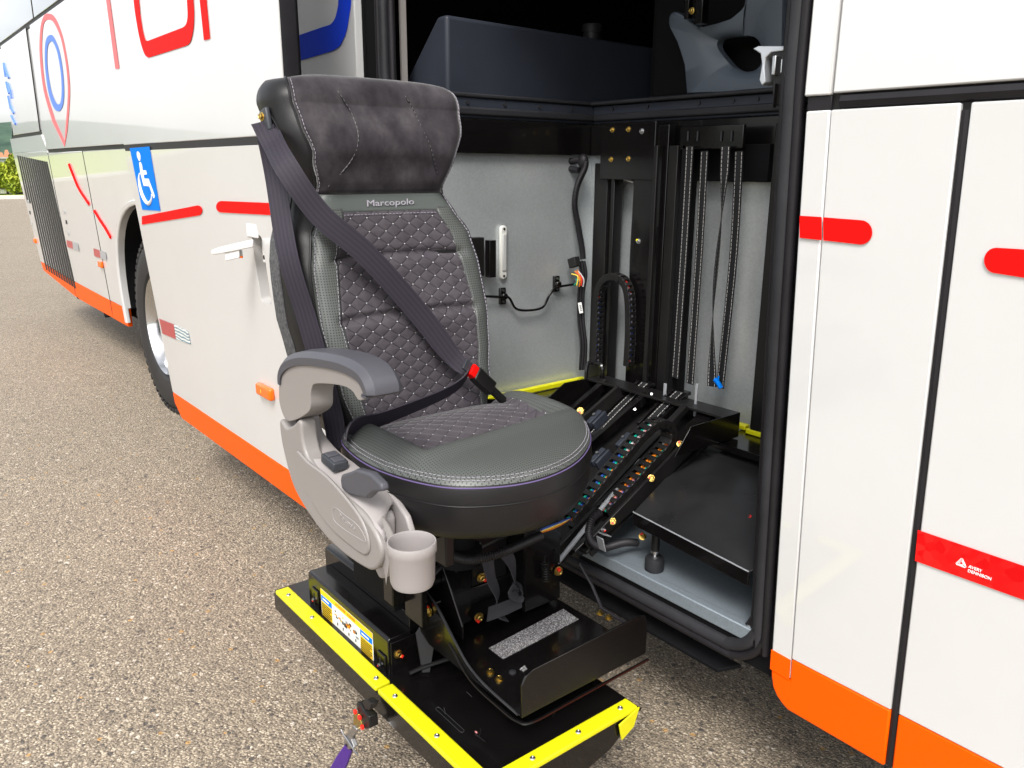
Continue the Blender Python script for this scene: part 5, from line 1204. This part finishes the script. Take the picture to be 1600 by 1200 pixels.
# belt guide on the shoulder
bg_=sidept(1.528,.062,.002); mb=MB(); mb.obox(bg_+Vector((0,-.006,-.008)),(1,0,.3),(0,1,0),(-.3,0,1),.017,.006,.024); mb.build('belt_anchor','darkplastic',back,.005,seg=3)
bolt(back,bg_+Vector((-.004,-.012,.0)),(0.2,-1,.1),.0065,None,'gold')
# ---- seat belt
belt=D.objects.new('seat_belt',None); COL.objects.link(belt); belt.parent=seat; belt.location=Vector((-1.4,.85,1.0))-ORG[seat]; ORG[belt]=Vector((-1.4,.85,1.0))
bk=onp(738,588,(-1.33,0,.99),(1,0,.27)); 
pts=[bg_+Vector((.0,-.014,-.01)),bg_+Vector((.040,-.014,-.045)),onp(448,262,(-1.50,0,1.42),(1,0,.3)),onp(500,335,(-1.48,0,1.36),(1,0,.3)),onp(575,400,(-1.45,0,1.27),(1,0,.3)),onp(655,490,(-1.425,0,1.14),(1,0,.3)),onp(705,555,(-1.40,0,1.04),(1,0,.3)),onp(728,578,(-1.375,0,.995),(1,0,.3))]
mb=MB(); ribbon(mb,smooth(pts,9),lambda t:.046 if t<.8 else .046-.10*(t-.8),side=lambda t:Vector((-.35+.5*min(1,t*3),.55+.1*t,.6)) if t<.3 else Vector((.15,.62,.62))); mb.build('shoulder_belt','belt',belt)
pts=[bg_+Vector((.004,-.012,-.02)),bg_+Vector((.03,-.008,-.12)),onp(450,400,(-1.53,.66,1.3),(1,0,.3)),onp(480,500,(-1.49,.66,1.15),(1,0,.3)),onp(505,590,(-1.45,.68,1.0),(1,0,.3)),onp(520,650,(-1.42,.69,.93),(1,0,.3)),onp(528,700,(-1.39,.69,.86),(1,0,.3))]
mb=MB(); ribbon(mb,smooth(pts,8),.046,side=Vector((.75,.45,.1))); mb.build('lower_belt','belt',belt)
pts=[onp(540,690,(-1.34,0,.93),(1,0,.3)),onp(552,668,(-1.34,0,.95),(1,0,.3)),onp(590,657,(-1.36,0,.955),(1,0,.3)),onp(640,638,(-1.37,0,.965),(1,0,.3)),onp(690,617,(-1.37,0,.975),(1,0,.3)),onp(718,600,(-1.37,0,.985),(1,0,.3)),onp(732,582,(-1.37,0,1.0),(1,0,.3))]
mb=MB(); ribbon(mb,smooth(pts,8),lambda t:.055-.02*min(1,t*1.6),side=lambda t:Vector((.5,0,.8)),th=.003); mb.build('lap_belt','belt',belt)
b0=onp(735,577,(-1.365,0,1.0),(1,0,.3)); b1=onp(772,612,(-1.37,0,.95),(1,0,.3)); t=(b1-b0).normalized(); s_=Vector((1,0,.3)).normalized(); n_=t.cross(s_)
MB().obox(b0+t*.008,t,n_,s_,.009,.013,.010).build('release_button','red',belt,.002)
MB().obox(b0+t*.048,t,n_,s_,.032,.016,.012).build('buckle','blacksatin',belt,.004,seg=3)
MB().tube([b0+t*.06,b1+t*.035],.010,8).build('buckle_stalk','blacksatin',belt)
MB().obox(b0-t*.012,t,n_,s_,.010,.012,.003).build('tongue','darkplastic',belt,.001)

# ---- cushion
cush=D.objects.new('seat_cushion',None); COL.objects.link(cush); cush.parent=seat; cush.location=Vector((-1.2,.92,.78))-ORG[seat]; ORG[cush]=Vector((-1.2,.92,.78))
loopxy=[(-1.40,.70),(-1.31,.672),(-1.21,.668),(-1.12,.688),(-1.05,.728),(-1.005,.80),(-.992,.875),(-1.01,.96),(-1.055,1.04),(-1.115,1.105),(-1.19,1.155),(-1.275,1.18),(-1.36,1.172),(-1.415,1.13)]
LP=smooth([(x,y,0) for x,y in loopxy],8); LPc=smooth([(x,y,0) for x,y in loopxy]+[(-1.46,1.05,0),(-1.47,.92,0),(-1.46,.78,0)],8,True)
LPc=[p for i,p in enumerate(LPc)]
cc=Vector((-1.24,.92,0)); n=len(LPc)
def ztopc(x): return .918+.004*max(0,(-x-1.2))/.2
def crow(s_,z): return [Vector((cc.x+(p.x-cc.x)*s_,cc.y+(p.y-cc.y)*s_,z)) for p in LPc]
mb=MB(); mb.loft([crow(.93,.808),crow(.968,.814),crow(1.000,.835),crow(1.014,.870),crow(1.014,.893),crow(1.006,.905),crow(1.0,.912),crow(.985,.915)],True,False); mb.build('cushion_side','leather',cush,ang=60)
# top bolster: rings from edge to inside; quilted inset in the middle back
def topz(x,y,f):
    """f = 0 at rim .. 1 centre"""
    return 0
def inset_d(x,y):
    """signed distance (positive inside) of the quilted trapezoid"""
    xf=-1.168-.10*(y-.78)-.3*(y-.92)**2; d1=xf-x; yl=.755; yr=1.10; return min(d1,y-yl-.12*(x+1.45)*0,yr-y)
def ctop(s_,p):
    q=Vector((cc.x+(p.x-cc.x)*s_,cc.y+(p.y-cc.y)*s_,0)); rim=.914+.030*(1-s_**6)**.6 if s_<1 else .914
    d=inset_d(q.x,q.y); sink=0
    w_=max(0,min(1,(d+.02)/.04)); w_=w_*w_*(3-2*w_)
    z=rim+.009*math.exp(-((d+.03)/.022)**2)-w_*.034+w_*.018*math.sin(max(0,min(1,(q.x+1.45)/.2))*pi)
    return Vector((q.x,q.y,z)),d
ns_=44; V=[];UV=[]
for j in range(ns_+1):
    s_=1-(j/ns_)**1.0*.995
    for p in LPc:
        v_,d=ctop(s_,p); V.append(v_); UV.append((v_.y,v_.x))
Fp=[];Fq=[]
for j in range(ns_):
    for k in range(n):
        f=(j*n+k,j*n+(k+1)%n,(j+1)*n+(k+1)%n,(j+1)*n+k); c_=sum((V[i] for i in f),Vector())/4
        (Fq if inset_d(c_.x,c_.y)>0 else Fp).append(f)
def comp(Fs,name,m):
    used=sorted({i for f in Fs for i in f}); mp_={i:k for k,i in enumerate(used)}
    mb=MB(); mb.add([V[i] for i in used],[[mp_[i] for i in f] for f in Fs],[UV[i] for i in used]); return mb.build(name,m,cush,ang=80)
comp(Fp,'cushion_bolster','perf'); comp(Fq,'cushion_quilt','quilt')
st=MB(); front_path=[p for p in LPc[:8*13+2]]
def rimp(s_,z): return [Vector((cc.x+(p.x-cc.x)*s_,cc.y+(p.y-cc.y)*s_,z)) for p in front_path]
stitch(st,[p_+Vector((0,0,.0012)) for p_ in rimp(.985,.914+.030*(1-.985**6)**.6)]); stitch(st,[p_+Vector((0,0,.0012)) for p_ in rimp(.965,.914+.030*(1-.965**6)**.6)]); st.build('cushion_stitching','thread',cush)
MB().tube(rimp(1.004,.910),.0013,7).build('cushion_piping','threadp',cush); MB().tube(rimp(1.017,.878),.0012,6).build('cushion_seam','leather',cush)
# gathered rear of the cushion
# ---- armrest and side cover
arm=D.objects.new('armrest',None); COL.objects.link(arm); arm.parent=seat; arm.location=Vector((-1.25,.62,.85))-ORG[seat]; ORG[arm]=Vector((-1.25,.62,.85))
ya=.602
def ap(px,py,y=ya): return on(px,py,1,y)
def apoly(P,n=5,y=ya): return [ap(p.x,p.y,y) for p in smooth([(x,y_,0) for x,y_ in P],n,True)]
# C-shaped arm: taupe body
armo=[(437,592),(444,578),(462,570),(500,571),(535,579),(558,592),(568,612),(572,622),(560,625),(551,612),(538,604),(515,600),(492,600),(487,606),(485,618),(484,640),(470,652),(452,658),(443,650),(436,625)]
MB().prism(apoly(armo,4),(0,.045,0)).build('arm_body','taupe',arm,.008,seg=3)
armi=[(446,612),(450,596),(466,588),(498,586),(530,592),(546,602),(542,606),(515,599),(492,599),(485,606),(484,640),(466,650),(452,645)]
# dark top pad: ribbonish loft along the top
tp_=[(438,600),(440,585),(450,573),(470,567),(500,569),(535,577),(560,591),(571,610),(572,622)]
Ptop=smooth([ap(x,y,ya) for x,y in tp_],5); L=[]
for i,p in enumerate(Ptop):
    tt=(Ptop[min(i+1,len(Ptop)-1)]-Ptop[max(i-1,0)]).normalized(); nn=Vector((tt.z,0,-tt.x)); nn=-nn if nn.z<0 or (abs(nn.z)<.3 and i<10 and nn.x>0) else nn
    f=min(1,i/8); e_=min(1,(len(Ptop)-1-i)/4); h_=.018*f*(.7+.3*e_)+.004; wd=.062
    y0=ya-.004; y1=ya+wd
    L.append([p+Vector((0,y0-ya,0))-nn*.004,p+Vector((0,y0-ya-.001,0))+nn*h_*.45,p+Vector((0,y0-ya+.010,0))+nn*h_*.92,p+Vector((0,.028,0))+nn*h_,p+Vector((0,wd-.012,0))+nn*h_*.92,p+Vector((0,wd,0))+nn*h_*.4,p+Vector((0,wd,0))-nn*.004])
mb=MB(); mb.loft(L,True,True); mb.build('arm_pad','greyplastic',arm,.002)
# lower side cover
cov=[(437,655),(447,668),(458,664),(468,657),(472,690),(480,716),(500,742),(530,771),(561,798),(581,825),(592,848),(596,866),(592,882),(583,891),(570,888),(540,868),(508,838),(480,800),(458,760),(445,715),(438,680)]
MB().prism(apoly(cov,4),(0,.034,0)).build('side_cover','taupe',arm,.007,seg=3)
ins=[(462,705),(480,722),(510,745),(545,785),(565,815),(576,850),(570,868),(545,852),(515,825),(490,790),(470,750)]
MB().prism(apoly(ins,4,ya-.004),(0,.006,0)).build('cover_inset','taupe',arm,.003,seg=2)
ins2=apoly([(522,793),(540,806),(560,822),(572,846),(555,838),(535,825),(522,812)],3,ya-.0045)
MB().tube(ins2,.0007,5,closed=True).build('emblem_frame','taupe2',arm)
a=ap(524,798,ya-.0045); b=ap(562,832,ya-.0045); text('Marcopolo','emblem_text',.0125,(a+b)/2-Vector((0,0,.001)),b-a,(0,0,1),'taupe2',arm,extr=.0008)
# ramp going to cup holder, wider light upper part
rampo=[(520,745),(548,735),(575,760),(600,790),(625,812),(650,830),(640,845),(612,842),(607,852),(605,900),(612,915),(592,905),(598,880),(606,850),(600,812),(578,780),(548,765)]
dk_o=smooth([ap(x,y,ya+.006) for x,y in ((462,660),(468,678),(478,708),(500,737),(530,767),(561,794),(584,821),(602,846),(608,880))],4)
dk_i=smooth([ap(x,y,.668) for x,y in ((478,650),(496,646),(505,675),(528,704),(560,728),(592,752),(615,785),(604,792),(606,800))],4)
L=[]
for o_,i_ in zip(dk_o,dk_i):
    m1=o_*.92+i_*.08+Vector((0,0,.004)); m2=o_*.08+i_*.92+Vector((0,0,.004)); dn=Vector((-.02,0,-.05))
    L.append([o_,m1,(m1+m2)/2-Vector((0,0,.002)),m2,i_,i_+dn,o_+dn+Vector((0,.004,0))])
mb=MB(); mb.loft(L,True,True); mb.build('cover_deck','taupe2',arm,ang=50)
MB().prism([ap(x,y,.636) for x,y in ((590,800),(596,815),(597,905),(592,905),(580,880),(575,830))],(0,.03,0)).build('cup_bracket','taupe2',arm,.006,seg=3)
MB().prism([ap(x,y,.6675) for x,y in ((560,728),(580,742),(600,760),(618,784),(634,808),(642,835),(640,900),(600,890),(575,800),(562,760))],(0,.012,0)).build('cup_neck','taupe2',arm,.004,seg=3)
# cup holder
cz=on(643,845,1,.628); R_=.0385
mb=MB(); c0=Vector((cz.x,.628,cz.z)); H_=.080
mb.lathe(c0,(0,0,-1),[(R_-.0032,H_*.86),(R_-.0022,.012),(R_-.0015,.002),(R_-.0008,0),(R_+.001,0),(R_+.002,.003),(R_+.002,.016),(R_-.0005,.020),(R_-.002,H_*.85),(R_-.005,H_*.95),(R_-.014,H_),(0,H_)],48); mb.build('cup_holder','taupe2',arm,ang=40)
MB().cyl(c0-Vector((0,0,H_*.86)),(0,0,-1),R_-.0035,.003,40).build('cup_floor','taupe2',arm)
# switch and lever
sw=[ap(x,y,ya+.014) for x,y in ((499,710),(514,704),(554,730),(540,740)) ]
swn=Vector((.0,0,1)); a=ap(508,716,.634); b=ap(538,741,.634); t=(b-a).normalized(); u=t.cross(Vector((0,1,0))).normalized(); u=u if u.z>0 else -u
MB().obox((a+b)/2+u*.010,t,(0,1,0),u,.026,.0155,.009).build('switch_panel','darkplastic',arm,.003,seg=2)
for k in (-1,1): MB().obox((a+b)/2+u*.0195+t*.012*k,t,(0,1,0),u,.0095,.011,.002).build('rocker_switch','greyplastic',arm,.0015)
l0=[ap(x,y,ya+.004) for x,y in ((532,742),(545,738),(556,733),(578,740),(594,756),(597,768),(582,770),(572,780),(560,778),(545,774),(533,764),(531,750))]
MB().prism(l0,(0,.016,0)).build('recline_lever','greyplastic',arm,.005,seg=3)
print('objects',len(D.objects))
